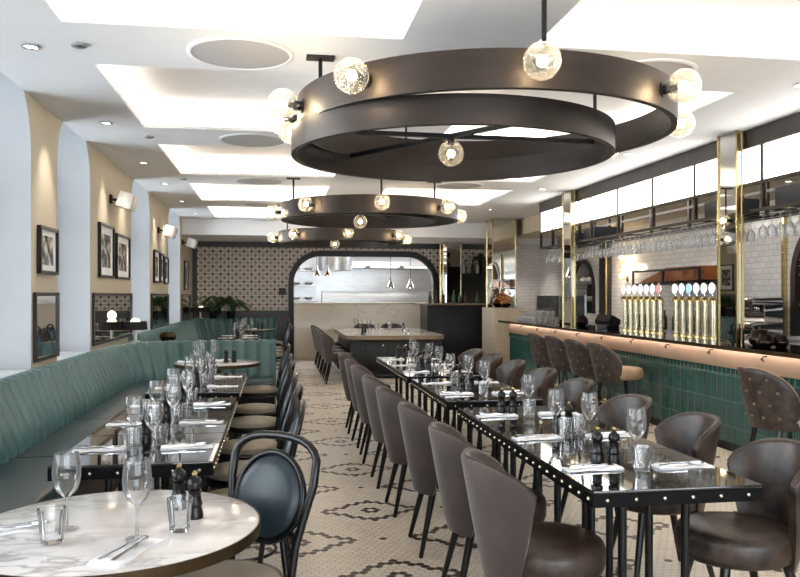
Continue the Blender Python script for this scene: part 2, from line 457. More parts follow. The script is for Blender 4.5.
# back wall with arched kitchen pass
AX0, AX1, AZ0, AZ1, AR = .40, 3.66, 0.0, 2.34, .62
def arch_loop(x0, x1, z0, z1, r, n=10):
    pts = [(x0, z0)]
    for k in range(n+1): a = PI-PI/2*k/n; pts.append((x0+r+r*cos(a), z1-r+r*sin(a)))
    for k in range(n+1): a = PI/2-PI/2*k/n; pts.append((x1-r+r*cos(a), z1-r+r*sin(a)))
    pts.append((x1, z0)); return pts
fy = lambda a, b, t: (a, t, b)
def outl(x0, x1, z0, z1): return [(x0, z0), (x1, z0), (x1, z1), (x0, z1)]
hole = arch_loop(AX0, AX1, 1.09, AZ1, AR)
mb = MB(); mb.poly([[(XL-.1, 1.08)]+arch_loop(AX0, AX1, 1.08, AZ1, AR)+[(4.9, 1.08), (4.9, H), (XL-.1, H)]], fy, YB, YB+.18)
struct(mb.build('wall_back', M['tile'], smooth=0))
mb = MB(); mb.box(XL-.1, AX0, YB+.001, YB+.18, 0, 1.079); mb.box(AX1+.001, 4.899, YB+.001, YB+.18, 0, 1.079); struct(mb.build('baseboard_back', M['maroon'], smooth=0))
mb = MB(); mb.box(XL, AX0-.1, YB-.03, YB, 1.0, 1.10); mb.box(XL, 4.9, YB-.03, YB, 2.53, 2.655); mb.box(XL, XL+.1, YB-.03, YB, 1.1, 2.53)
struct(mb.build('trim_2', M['darkwood'], smooth=0))
# arch surround
inner = arch_loop(AX0+.001, AX1-.001, 0.0, AZ1-.001, AR); outer = arch_loop(AX0-.12, AX1+.12, 0.0, AZ1+.13, AR+.12)
mb = MB(); mb.poly([outer+inner[::-1]], fy, YB-.05, YB+.10); struct(mb.build('trim_3', M['blackwood'], smooth=30))
# back right part
mb = MB(); mb.box(4.9, XR, YB, YB+.18, 0, H); struct(mb.build('wall_back_right', M['brickB'], smooth=0))
mb = MB(); mb.box(4.62, 4.9, YB-.06, YB-.001, 2.28, 2.36); mb.box(5.29, 5.42, YB-.08, YB-.001, 0, 2.655)
struct(mb.build('trim_4', M['darkwood'], smooth=0))
d = struct(thing('door_1', None, None, (4.78, YB-.12, 0)))
mb = MB(); mb.bbox(0, .5, 0, .045, .0, 2.26); mb.build('door_leaf', M['blackwood'], d)
mb = MB(); mb.tube([(.08, -.04, .95), (.08, -.04, 1.2)], .01); mb.box(.07, .09, -.04, .0, .96, .98); mb.box(.07, .09, -.04, .0, 1.17, 1.19); mb.build('door_handle', M['brass'], d)
# right wall with two arched niches
n1 = (14.75, 15.9, 1.08, 2.12); n2 = (7.25, 8.6, .95, 2.33)
def nloop(n): return arch_loop(n[0], n[1], n[2], n[3], (n[1]-n[0])/2-.001, 12)
mb = MB(); mb.poly([outl(YF, 18.0, 0, H), nloop(n1), nloop(n2)], lambda a, b, t: (t, a, b), XR, XR+.35)
struct(mb.build('wall_right', M['brickR'], smooth=0))
mb = MB()
for n in (n1, n2): mb.box(XR+.34, XR+.38, n[0]-.1, n[1]+.1, n[2]-.1, n[3]+.1)
struct(mb.build('wall_niche_backing', M['blackwood'], smooth=0))
mb = MB()
for n in (n1, n2):
    r = (n[1]-n[0])/2
    o_ = arch_loop(n[0]-.09, n[1]+.09, n[2], n[3]+.09, r+.088, 14); i_ = arch_loop(n[0]+.001, n[1]-.001, n[2], n[3]-.001, r-.002, 14)
    mb.poly([o_+i_[::-1]], lambda a, b, t: (t, a, b), XR-.03, XR+.06)
struct(mb.build('trim_5', M['bronze']))
mb = MB(); mb.box(XR-.1, XR-.001, 13.9, 14.25, 0, 2.6); struct(mb.build('trim_6', M['darkwood'], smooth=0))
mb = MB(); mb.box(XR-.13, XR-.1, 13.88, 13.91, 0, 2.6); mb.box(XR-.05, XR-.001, 8.78, 8.83, .9, 2.6); struct(mb.build('trim_7', M['brass'], smooth=0))
mb = MB(); mb.poly([outl(XL-.5, XR+.4, 0, H), outl(-1.4, 5.8, .45, 2.75)], fy, YF-.2, YF); struct(mb.build('wall_front', M['beige'], smooth=0))
wr = bpy.data.objects.new('window_6', None); COL.objects.link(wr); struct(wr)  # unseen window added behind the camera for frontal fill daylight
mb = MB()
for k in range(6): x = -1.4+1.44*k-.03; mb.box(x, x+.06, YF-.14, YF-.06, .45, 2.75)
mb.box(-1.4, 5.8, YF-.14, YF-.06, .45, .5); mb.box(-1.4, 5.8, YF-.14, YF-.06, 2.7, 2.75); mb.build('window_frame', M['black'], wr, 0)
mb = MB(); mb.box(-1.4, 5.8, YF-.104, YF-.098, .5, 2.7); mb.build('window_pane', M['pane'], wr, 0)
L = bpy.data.lights.new('daylight', 'AREA'); L.shape = 'RECTANGLE'; L.size = 7.2; L.size_y = 2.3; L.cycles.is_portal = True
lo = bpy.data.objects.new('daylight_portal', L); COL.objects.link(lo); lo.location = (2.2, YF-.22, 1.6); lo.rotation_euler = (rad(90), 0, 0)
# dropped beige soffit over the bar's working side
mb = MB(); mb.box(4.85, XR-.002, YF, 15.98, 2.655, H-.002); struct(mb.build('trim_8', M['beige'], smooth=0))

# ------------------------------------------------------------------ kitchen behind the pass
mb = MB(); mb.box(-.6, 4.9, 22.6, 22.75, 0, H); mb.box(-.75, -.6, 18.2, 22.7, 0, H); mb.box(4.9, 5.05, 18.2, 22.7, 0, H)
struct(mb.build('wall_kitchen', M['steel'], smooth=0))
mb = MB(); mb.bbox(AX0+.004, 3.66, YB-.005, YB+.16, 0.001, 1.24); o = mb.build('pass_front_panel', M['passmarble'])
pr = thing('kitchen_pass_counter', 'cream marble kitchen pass counter with brown veins under the arch', 'counter'); o.parent = pr
mb = MB(); mb.bbox(AX0+.004, 3.655, YB-.03, YB+.72, 1.241, 1.275); mb.build('counter_top', M['passmarble'], pr)
mb = MB(); mb.bbox(AX0+.2, 3.6, YB+.17, YB+.70, .001, 1.24); mb.build('counter_body', M['steel'], pr)
# hood
hd = thing('extractor_hood', 'wide brushed steel extractor hood over the kitchen range', 'hood')
mb = MB(); mb.poly([[(20.0, 2.2), (20.0, 2.32), (20.5, 2.75), (22.58, 2.75), (22.58, 2.2)]], lambda a, b, t: (t, a, b), 1.4, 4.3); mb.build('canopy', M['steel'], hd)
for k in range(3):
    mb = MB(); mb.box(1.6+k*.9, 2.3+k*.9, 20.3, 20.7, 2.18, 2.199); mb.build('hood_lamp', M['panel'], hd)
hl = bpy.data.lights.new('kitchen_fill', 'AREA'); hl.shape = 'RECTANGLE'; hl.size = 4.5; hl.size_y = 1.0; hl.energy = 140; hl.color = (1, .97, .94)  # added area fill that brightens the kitchen, no fixture behind it
ho = bpy.data.objects.new('kitchen_ceiling_light', hl); COL.objects.link(ho); ho.location = (2.1, 19.3, H-.02)
rg = thing('cooking_range', 'steel cooking range against the kitchen back wall', 'range')
mb = MB(); mb.bbox(1.3, 4.4, 21.8, 22.58, .0, .95); mb.build('body', M['steel'], rg)
mb = MB(); mb.bbox(1.3, 4.4, 22.45, 22.585, .951, 1.55); mb.build('splashback', M['steel'], rg)
for k in range(4):
    mb = MB(); mb.lathe([(.17, .955), (.19, .97), (.2, 1.2), (.19, 1.2), (.18, .98)], 16, 1.75+k*.75, 22.12); o = mb.build('stock_pot', M['steel'])
    tag(o, f'steel stock pot on the kitchen range, {["first", "second", "third", "fourth"][k]} from the left', 'pot', 'stock pots on the range')
sh = thing('kitchen_shelf_rack', 'steel wire shelf rack at the left side of the kitchen', 'rack', (.0, 21.2, 0))
for k in range(5):
    mb = MB(); mb.box(0, 1.1, 0, .5, .5+.4*k, .52+.4*k); mb.build('shelf', M['steel'], sh)
for sx in (0, 1.08):
    for sy in (0, .48):
        mb = MB(); mb.box(sx, sx+.03, sy, sy+.03, 0, 2.4); mb.build('post', M['steel'], sh)
for i in range(5):
    for k in range(3):
        mb = MB(); mb.lathe([(.05, 0), (.11, .05), (.115, .05), (.055, 0)], 12); mb.lathe([(.05, .015), (.11, .07), (.115, .07)], 12)
        o = mb.build('mixing_bowl', M['ceramic']); o.location = (.2+.34*k, 21.45, .521+.4*i)
        tag(o, f'white bowls nested on kitchen rack shelf {["one", "two", "three", "four", "five"][i]} from the floor, {["left", "middle", "right"][k]}', 'bowl', 'bowls on the kitchen rack')
def heat_lamp():
    t = thing('heat_lamp', None, 'lamp', group='heat lamps over the pass')
    mb = MB(); mb.tube([(0, 0, .25), (0, 0, H-1.9+.0)], .006, 6); mb.build('cord', M['black'], t)
    mb = MB(); mb.lathe([(.02, .25), (.03, .2), (.035, .17), (.09, .06), (.105, 0), (.10, 0), (.085, .055), (.03, .16)], 20, caps=False); mb.build('lamp_shade', M['chrome'], t)
    mb = MB(); mb.sphere((0, 0, .03), .035, 10, 8); mb.build('bulb', M['bulb'], t)
    return t
HLp = Proto(heat_lamp)
for k, x in enumerate((.95, 1.2, 2.72, 3.2)):
    o = HLp((x, 18.55, 1.9 if k < 2 else 1.62), 0, f'chrome bell heat lamp over the pass, {["first", "second", "third", "fourth"][k]} from the left')
    if k >= 2:
        for c in o.children:
            if c.name.startswith('cord'): c.scale.z = 1.34; c.location.z = -.085
vent = thing('extract_duct', 'round steel duct hanging in the left of the kitchen', 'duct', (1.45, 19.35, 0))
mb = MB(); mb.lathe([(.42, 2.05), (.42, 2.5)], 24); mb.build('collar', M['steel'], vent)
mb = MB(); mb.lathe([(.3, 2.5), (.3, H-.01)], 20); mb.build('duct', M['steel'], vent)

# ------------------------------------------------------------------ ceiling fittings
def vent_fn():
    t = thing('ceiling_vent', None, 'vent', group='round ceiling vents')
    mb = MB(); mb.lathe([(.33, 0), (.33, -.008), (.315, -.014), (.305, -.014), (.305, -.008)], 40, caps=False); mb.build('rim', M['ceiling'], t)
    mb = MB(); mb.lathe([(1e-6, -.022), (.14, -.018), (.306, -.009)], 40, caps=False); mb.build('grille', M['grille'], t)
    return t
VP = Proto(vent_fn)
for i, x in enumerate((-.22, 2.5)):
    for k in range(5):
        VP((x, 5.0+2.77*k, H-.001), 0, f'round perforated {"left" if i == 0 else "right"} ceiling vent, {ORD[k]}')
def down_fn():
    t = thing('downlight', None, 'ceiling light', group='recessed downlights')
    mb = MB(); mb.lathe([(.055, 0), (.055, -.008), (.04, -.008), (.036, 0)], 20, caps=False); mb.build('rim', M['chrome'], t)
    mb = MB(); mb.lathe([(1e-6, -.002), (.037, -.002)], 20, caps=False); mb.build('lens', M['down'], t)
    return t
DP = Proto(down_fn)
dl = [(-1.48, 5.06), (-1.48, 7.2), (-1.5, 9.3), (-1.5, 11.0), (-1.5, 13.0), (-1.5, 15.0), (3.75, 5.1), (3.75, 7.9), (3.75, 10.7), (3.75, 13.4)]
for k, (x, y) in enumerate(dl):
    DP((x, y, H-.001), 0, f'small round downlight, {ORD[k if k < 6 else k-6]} of the {"left" if k < 6 else "right"} ceiling edge')
def spot(loc, target, energy, angle=60, blend=.8, col=(1, .86, .66), name='spot'):
    L = bpy.data.lights.new(name, 'SPOT'); L.energy = energy; L.spot_size = rad(angle); L.spot_blend = blend; L.color = col; L.shadow_soft_size = .04
    o = bpy.data.objects.new(name+'_light', L); COL.objects.link(o); o.location = loc
    o.rotation_euler = (Vector(target)-Vector(loc)).to_track_quat('-Z', 'Y').to_euler(); return o
for y in (6.7, 8.85, 9.9, 12.5, 13.4, 16.6):
    spot((-1.62, y, H-.03), (-1.9, y, 1.2), 26, 58, col=(1, .92, .80), name='wall_wash')
for y in (4, 6.5, 9, 11.5): spot((3.75, y, H-.03), (3.75, y, 0), 30, 80, col=(1, .88, .72), name='bar_downlight')
for k, (x, y) in enumerate([(-1.18, 4.98), (-1.2, 7.75), (-1.2, 10.5), (1.1, 7.6)]):
    mb = MB(); mb.lathe([(.045, 0), (.045, -.012), (.03, -.02), (1e-6, -.02)], 20, caps=False)
    o = mb.build('smoke_detector', M['steel']); o.location = (x, y, H-.001)
    tag(o, f'small flat grey sensor disc on the ceiling between recesses, {ORD[k] if k < 3 else "behind the big chandelier"}', 'sensor', 'ceiling sensor discs')

for k, y in enumerate((7.5, 10.5, 13.2, 15.3, 17.2)):
    DP((5.35, y, (2.654 if y < 18 else H)), 0, f'small round downlight over the working side of the bar, {ORD[k]}')
    spot((5.35, y, 2.62), (5.75, y, 0), 38, 100, col=(1, .93, .86), name='back_bar_downlight')
# ------------------------------------------------------------------ chandeliers
def globe(parent, ang, R, z, k):
    rt = bpy.data.objects.new('globe', None); COL.objects.link(rt); rt.parent = parent
def ring_mesh(R, z0, z1, th=.035, seg=96):
    mb = MB(); mb.lathe([(R, z0), (R, z1), (R-th, z1), (R-th, z0), (R, z0)], seg, caps=False); return mb
def globe_at(parent, cx, cy, z, ang, R, r=.083):
    p = Vector((cx+cos(ang)*(R+.105), cy+sin(ang)*(R+.105), z)); q = Vector((cx+cos(ang)*(R-.002), cy+sin(ang)*(R-.002), z))
    mb = MB(); mb.sphere((0, 0, 0), r, 24, 16); g = mb.build('globe', M['globe'], parent); g.location = p
    mb = MB(); mb.sphere((0, 0, 0), .026, 12, 8); b = mb.build('bulb', M['bulb'], g)
    mb = MB(); d = q-p; mb.tube([d*.22, d*.55, d*.56, d*.93, d*.93, d], [.016, .016, .026, .026, .04, .04], 12); mb.build('socket', M['black'], g)
    L = bpy.data.lights.new('bulb_light', 'POINT'); L.energy = 5; L.color = (1, .8, .52); L.shadow_soft_size = .03
    lo = bpy.data.objects.new('bulb_light', L); COL.objects.link(lo); lo.location = p+Vector((cos(ang)*.02, sin(ang)*.02, 0)); return g
def ang_of(px, cx, cy, R, front=True):       # angle on the circle where view column px meets it
    best = None
    for k in range(720):
        a = 2*PI*k/720; x = cx+cos(a)*(R+.1); y = cy+sin(a)*(R+.1)
        u = math.tan(math.atan2(x, y)-PSI)*780+400
        near = (x-cx)*cx+(y-cy)*cy < 0
        if near == front:
            e = abs(u-px)
            if best is None or e < best[0]: best = (e, a)
    return best[1]
ch = thing('ring_chandelier', 'largest and nearest dark bronze chandelier, a wide ring with a smaller ring below it', 'chandelier', group='bronze ring chandeliers')
cx, cy, R = 1.204, 4.466, 1.085
ix, iy = 1.02, 4.50
o = ring_mesh(R, 2.385, 2.565).build('outer_ring', M['bronze'], ch); o.location = (cx, cy, 0)
o = ring_mesh(.935, 2.255, 2.40, .035).build('inner_ring', M['bronze'], ch); o.location = (ix, iy, 0)
for a in (90, 210, 330):
    x, y = cx+(R-.018)*cos(rad(a+180)), cy+(R-.018)*sin(rad(a+180))
    mb = MB(); mb.tube([(x, y, 2.55), (x, y, H-.012)], .013, 8); o = mb.build('rod', M['black'], ch)
    mb = MB(); mb.bbox(x-.09, x+.09, y-.05, y+.05, H-.014, H-.0005, .003); mb.build('canopy', M['black'], o)
for a in (2, 125):
    mb = MB(); c_, s_ = cos(rad(a)), sin(rad(a)); m = Matrix.Translation((ix, iy, 0)) @ Matrix.Rotation(rad(a), 4, 'Z')
    mb.box(-.905, .905, -.014, .014, 2.375, 2.40, m); mb.build('crossbar', M['black'], ch)
for a in (97,):
    x, y = ix+(.935)*cos(rad(a)), iy+(.935)*sin(rad(a))
    mb = MB(); mb.tube([(x, y, 2.39), (x, y, H-.001)], .008, 6); mb.build('thin_rod', M['black'], ch)
mb = MB(); mb.sphere((0, 0, 0), .075, 24, 16); g_ = mb.build('globe', M['globe'], ch); g_.location = (ix, iy, 2.285)
mb = MB(); mb.sphere((0, 0, 0), .024, 12, 8); mb.build('bulb', M['bulb'], g_)
mb = MB(); mb.tube([(0, 0, .055), (0, 0, .095)], .02, 10); mb.build('socket', M['black'], g_)
for px, fr in ((352, True), (543, True), (683, True)):
    globe_at(ch, cx, cy, 2.475, ang_of(px, cx, cy, R, fr), R)
for a in [rad(q) for q in (191, 174, 159, -6, 28, 52, 85, 112)]:
    globe_at(ch, cx, cy, 2.475, a, R)
def small_ch(cx, cy, R, label, pxs, extra):
    c = thing('ring_chandelier', label, 'chandelier', group='bronze ring chandeliers')
    o = ring_mesh(R, 2.37, 2.57).build('outer_ring', M['bronze'], c); o.location = (cx, cy, 0)
    o = ring_mesh(R*.86, 2.36, 2.50).build('inner_ring', M['bronze'], c); o.location = (cx-.12, cy, 0)
    for a in (30, 150, 270):
        x, y = cx+(R-.018)*cos(rad(a)), cy+(R-.018)*sin(rad(a))
        mb = MB(); mb.tube([(x, y, 2.55), (x, y, H-.012)], .012, 8); o = mb.build('rod', M['black'], c)
        mb = MB(); mb.bbox(x-.09, x+.09, y-.05, y+.05, H-.014, H-.0005, .003); mb.build('canopy', M['black'], o)
    for a in (0, 60):
        mb = MB(); m = Matrix.Translation((cx-.12, cy, 0)) @ Matrix.Rotation(rad(a), 4, 'Z'); mb.box(-R*.84, R*.84, -.014, .014, 2.475, 2.50, m); mb.build('crossbar', M['black'], c)
    for p in pxs: globe_at(c, cx, cy, 2.47, ang_of(p, cx, cy, R, True), R, .088)
    for a in extra: globe_at(c, cx, cy, 2.47, rad(a), R, .088)
    mb = MB(); mb.sphere((0, 0, 0), .085, 20, 14); g_ = mb.build('globe', M['globe'], c); g_.location = (cx-.12, cy, 2.365)
    mb = MB(); mb.sphere((0, 0, 0), .026, 12, 8); mb.build('bulb', M['bulb'], g_)
    mb = MB(); mb.tube([(0, 0, .06), (0, 0, .115)], .02, 10); mb.build('socket', M['black'], g_)
small_ch(1.16, 9.7, 1.10, 'middle dark bronze ring chandelier between the big one and the farthest', (306, 382, 447), (178, 8, 60, 120))
small_ch(1.16, 14.0, 1.12, 'farthest dark bronze ring chandelier, near the back bulkhead', (294, 348, 398), (178, 8, 60, 120))

# ------------------------------------------------------------------ left wall things
def picture(y0, y1, z0, z1, label, k):
    t = thing('framed_photograph', label, 'picture', (XL+.001, (y0+y1)/2, (z0+z1)/2), 0, 'framed black and white photographs on the piers')
    w, h = (y1-y0)/2, (z1-z0)/2; f = .025
    mb = MB(); mb.poly([[(-w, -h), (w, -h), (w, h), (-w, h)], [(-w+f, -h+f), (w-f, -h+f), (w-f, h-f), (-w+f, h-f)]], lambda a, b, t_: (t_, a, b), 0, .035); mb.build('frame', M['black'], t, 0)
    mb = MB(); mb.box(.0, .012, -w+f, w-f, -h+f, h-f); mb.build('mat_board', M['linen'], t, 0)
    mb = MB(); mb.box(.0121, .015, -w*.6, w*.6, -h*.62, h*.62); mb.build('photograph', photo_mat(k), t, 0)
picture(6.47, 6.98, 1.62, 2.0, 'black framed photograph alone on the nearest cream pier', 0)
picture(8.58, 9.30, 1.64, 2.22, 'left of two black framed photographs on the second cream pier', 1)
picture(9.45, 10.27, 1.64, 2.17, 'right of two black framed photographs on the second cream pier', 2)
picture(12.3, 12.85, 1.64, 2.14, 'left of three black framed photographs on the third cream pier', 3)
picture(12.93, 13.30, 1.66, 2.12, 'middle of three black framed photographs on the third cream pier', 4)
picture(13.40, 13.85, 1.64, 2.09, 'right of three black framed photographs on the third cream pier', 5)
picture(16.3, 16.9, 1.55, 2.15, 'black framed photograph on the pier nearest the back wall', 6)
for k, (y0, y1) in enumerate(((6.37, 7.03), (8.32, 10.46), (12.08, 13.95), (15.9, 17.4))):
    z0, z1 = .93, 1.47
    t = thing('wall_mirror', ['small square dark framed mirror low on the nearest cream pier', 'wide dark framed mirror below the two photographs', 'dark framed mirror below the three photographs', 'dark framed mirror on the pier nearest the back wall'][k], 'mirror', (XL+.001, (y0+y1)/2, (z0+z1)/2), 0, 'mirrors on the piers')
    w, h = (y1-y0)/2, (z1-z0)/2; f = .03
    mb = MB(); mb.poly([[(-w, -h), (w, -h), (w, h), (-w, h)], [(-w+f, -h+f), (w-f, -h+f), (w-f, h-f), (-w+f, h-f)]], lambda a, b, t_: (t_, a, b), 0, .025); mb.build('frame', M['darkwood'], t, 0)
    mb = MB(); mb.box(0, .012, -w+f, w-f, -h+f, h-f); mb.build('mirror_glass', M['mirror'], t, 0)
def speaker_fn():
    t = thing('wall_speaker', None, 'speaker', group='white wall speakers')
    mb = MB(); mb.bbox(0, .03, -.04, .04, -.05, .05); mb.tube([(.02, 0, 0), (.09, 0, -.01)], .014); mb.build('bracket', M['black'], t)
    m = Matrix.Translation((.19, 0, -.02)) @ Matrix.Rotation(rad(18), 4, 'Y')
    mb = MB(); mb.poly([[(-.15, -.09), (.15, -.09), (.17, 0), (.15, .09), (-.15, .09), (-.17, 0)]], lambda a, b, t_: tuple(m @ Vector((b*.9, a, t_))), -.085, .085); mb.build('cabinet', M['whiteplastic'], t)
    mb = MB(); mb.box(.085, .092, -.13, .13, -.07, .07, m); mb.build('speaker_grille', M['whiteplastic'], t)
    return t
SP = Proto(speaker_fn)
for k, (y, z) in enumerate(((9.2, 2.53), (12.8, 2.48), (16.0, 2.5))):
    SP((XL, y, z), 0, f'white speaker on a bracket high on the left wall, {ORD[k]}')

# ------------------------------------------------------------------ banquettes
def sweep_path(pts, step):
    """resample polyline; returns list of (x,y,nx,ny,s) with normal = left of travel"""
    out = []; s = 0; seg = []
    for a, b in zip(pts, pts[1:]): seg.append((a, b, math.hypot(b[0]-a[0], b[1]-a[1])))
    L = sum(q[2] for q in seg); n = int(L/step)
    for i in range(n+1):
        t = L*i/n; acc = 0
        for a, b, l in seg:
            if t <= acc+l+1e-9: break
            acc += l
        k = (t-acc)/l; x = a[0]+(b[0]-a[0])*k; y = a[1]+(b[1]-a[1])*k; out.append([x, y, 0, 0, t])
    for i in range(len(out)):
        p, q = out[max(0, i-1)], out[min(len(out)-1, i+1)]
        dx, dy = q[0]-p[0], q[1]-p[1]; l = math.hypot(dx, dy); out[i][2], out[i][3] = -dy/l, dx/l
    return out
def corner_path(x0, y0, y1, x1, r):
    pts = [(x0, y0), (x0, y1-r)]
    for k in range(1, 13): a = PI-PI/2*k/12; pts.append((x0+r+r*cos(a), y1-r+r*sin(a)))
    pts.append((x1, y1)); return pts
def banquette(x0, y0, y1, x1, label, top):
    t = thing('banquette', label, 'banquette', group='green channelled banquettes')
    path = corner_path(x0, y0, y1, x1, .62); W = .15
    P = sweep_path(path, W/8)
    prof = [(.0, .44), (.0, .52), (.03, .62), (.075, .72), (.11, .80), (.125, top-.05), (.14, top-.015), (.175, top), (.22, top-.005), (.245, top-.04), (.245, .46)]
    rows = []
    for x, y, nx, ny, s in P:
        ph = (s % W)/W; bul = .046*math.sqrt(max(0, 1-(2*ph-1)**2)); row = []
        for i, (o, z) in enumerate(prof):
            k = 1 if i < 9 else 0
            oo = o - bul*k*(1 if i < 7 else .5); zz = z + (bul*.5 if 5 < i < 9 else 0)
            row.append((x+nx*oo, y+ny*oo, zz))
        rows.append(row)
    mb = MB(); mb.grid(rows)
    for rw in (rows[0], rows[-1]): mb.add(rw, [tuple(range(len(rw)))])
    mb.build('channelled_backrest', M['green'], t, 60)
    # seat cushions along the path
    def strip(a, b, prof, name, m, inset=.004):
        Q = [p for p in P if a+inset <= p[4] <= b-inset]
        rows = [[(x+nx*o, y+ny*o, z) for o, z in prof] for x, y, nx, ny, s in Q]
        mb = MB(); mb.grid(rows, False, True)
        for rw in (rows[0], rows[-1]): mb.add(rw, [tuple(range(len(rw)))])
        return mb.build(name, m, t, 50)
    L = P[-1][4]; n = max(2, round(L/1.45))
    sp = [(.03, .36), (-.46, .36), (-.485, .38), (-.49, .43), (-.475, .462), (-.44, .475), (-.05, .47), (.02, .455)]
    for k in range(n): strip(L*k/n, L*(k+1)/n, sp, 'seat_cushion', M['seatgreen'])
    strip(0, L, [(.24, .0), (-.42, .0), (-.44, .355), (.24, .355)], 'plinth', M['blackwood'], 0)
    return t
banquette(-1.60, .6, 9.55, -.02, 'nearer green leather banquette with ribbed back curving round to end in mid room', .885)
banquette(-1.60, 10.3, 17.55, .02, 'farther green leather banquette curving along the tiled back wall', .93)
mb = MB(); mb.bbox(XL+.005, 0.0, 9.81, 10.02, 0, .875); mb.build('banquette_divider', M['green']); tag(bpy.data.objects['banquette_divider'], 'low green upholstered divider between the two banquettes', 'divider')
# ------------------------------------------------------------------ tub chairs and stools
def shell(mb, zb, zt, rb, rt, amax, drop, lean, th=.035, n=36, m=10, flat=0, tap=.66):
    rows = []
    for i in range(n+1):
        a = -amax+2*amax*i/n; q = abs(a)/amax
        e = max(0, (q-.25)/.75); top = zt-drop*(.55*e*e+.45*(1-math.sqrt(max(0, 1-e*e*.96))))
        row = []
        def pt(r, t, z):
            b = a*(tap+(1-tap)*min(1, t)**.7); return (-r*cos(b)-lean*t*cos(b), r*sin(b)*1.02, z)
        for j in range(m+1):
            t = j/m; z = zb+(top-zb)*t; tt = (z-zb)/(zt-zb); row.append(pt(rb+(rt-rb)*(tt**.8), tt, z))
        tt = (top-zb)/(zt-zb); r = rb+(rt-rb)*(tt**.8)
        for b in (35, 70, 110, 145): row.append(pt(r-th/2+th/2*cos(rad(b)), tt, top+th/2*sin(rad(b))))
        for j in range(m, -1, -1):
            t = j/m; z = zb+(top-zb)*t; tt2 = (z-zb)/(zt-zb); row.append(pt(rb+(rt-rb)*(tt2**.8)-th, tt2, z))
        rows.append(row)
    mb.grid(rows, False, True)
    for rw in (rows[0], rows[-1]): mb.add(rw, [tuple(range(len(rw)))])
    return rows
def cushion(mb, r, z0, z1, sx=1, sy=1, ox=0, seg=32):
    c = .03
    mb.lathe([(r-.03, z0), (r-.008, z0+.012), (r, z0+.035), (r, z1-.045), (r-.008, z1-.022), (r-.03, z1-.008), (r-.08, z1), (r*.4, z1+.004), (1e-6, z1+.005)], seg, ox, 0, None, sx, sy)
def tub_chair(backm, seatm, nm):
    def fn():
        t = thing('tub_chair', None, 'chair')
        mb = MB(); rows = shell(mb, .33, .805, .20, .265, rad(80), .13, .03); mb.build('backrest', backm, t, 60)
        mb = MB(); mb.tube([Vector(r[12])+Vector((0, 0, .001)) for r in rows], .0045, 6); mb.build('piping', seatm, t)
        mb = MB(); cushion(mb, .228, .365, .50, 1.04, 1.0, .04); mb.build('seat', seatm, t, 50)
        for sx in (-1, 1):
            for sy in (-1, 1):
                mb = MB(); mb.tube([(sx*.13+.02, sy*.13, .37), (sx*.205+.01, sy*.195, 0)], [.021, .012], 10); mb.build('leg', M['legs'], t)
        return t
    return Proto(fn)
velvet = tub_chair(M['taupe'], M['leather'], 'v')
leather = tub_chair(M['leather'], M['leather'], 'l')
Lc = [2.98, 3.66, 4.42, 5.22, 5.98, 6.85, 7.55, 8.3]
for k, y in enumerate(Lc):
    o = velvet(([1.02, 1.015, .985, .965, .955, .95, .95, .95][k]+random.uniform(-.008, .008), y, 0), rad(random.uniform(-3, 3)), f'brown velvet tub chair, {ORD[k]} on the aisle side of the right-hand tables', 'tub chairs on the aisle side')
for k, y in enumerate((12.9, 13.7, 14.5, 15.4, 16.3)):
    velvet((1.0, y, 0), 0, f'brown velvet tub chair on the aisle side of the far rounded table, {ORD[k]}', 'tub chairs at the far table')
for k, x in enumerate((1.9, 2.5)):
    velvet((x, 16.75, 0), -PI/2, f'brown velvet tub chair at the kitchen end of the far table, {["left", "right"][k]}', 'tub chairs at the far table end')
Rc = [(1.93, 3.0, 178), (1.97, 3.78, 176), (1.98, 4.52, 182), (2.02, 5.5, 178), (2.05, 6.35, 180), (2.06, 7.2, 178), (2.06, 7.95, 180), (2.06, 8.75, 182)]
for k, (x, y, a) in enumerate(Rc):
    leather((x, y, 0), rad(a), f'dark brown leather tub chair, {ORD[k]} on the bar side of the right-hand tables', 'tub chairs on the bar side')
def stool_fn():
    t = thing('bar_stool', None, 'stool', group='tufted bar stools')
    mb = MB(); rows = shell(mb, .50, .915, .205, .26, rad(88), .26, .05, .04, tap=.95); mb.build('backrest', M['stoolleather'], t, 60)
    mb = MB(); mb.tube([Vector(r[12])+Vector((0, 0, .001)) for r in rows], .005, 6); mb.build('piping', M['tan'], t)
    mb = MB(); cushion(mb, .235, .53, .66, 1.05, 1, .05); mb.build('seat', M['tan'], t, 50)
    for j in range(4):
        for i in range(5):
            a = rad(-52+26*i+(13 if j % 2 else 0)); 
            if abs(a) > rad(60): continue
            z = .585+j*.09; tt = (z-.5)/.435; r = .215+.045*tt**.8+.05*tt
            mb = MB(); m = Matrix.Translation((-r*cos(a)*1.0-.001, r*sin(a), z)) @ Matrix.Scale(1, 4); mb.sphere((0, 0, 0), .011, 8, 6, 1)
            o = mb.build('button', M['stoolbutton'], t); o.location = (-r*cos(a), (.215+.045*tt**.8)*sin(a)*1.03, z)
    for sx in (-1, 1):
        for sy in (-1, 1):
            mb = MB(); mb.tube([(sx*.13+.02, sy*.13, .55), (sx*.2+.01, sy*.19, 0)], [.021, .013], 10); mb.build('leg', M['legs'], t)
    mb = MB(); f = .2/.55; x = .13+.07*.62; y = .13+.06*.62; mb.tube([(x+.02, y, .2), (x+.02, -y, .2), (-x+.02, -y, .2), (-x+.02, y, .2)], .01, 8, True); mb.build('footrest', M['brass'], t)
    return t
ST = Proto(stool_fn)
for k, y in enumerate((5.12, 8.12, 8.84, 9.52, 10.2)):
    ST(((3.60 if k == 0 else 3.70), y, 0), rad([0, -4, -3, -2, -2][k]), f'tufted brown leather bar stool with a tan seat, {ORD[k]} along the bar')
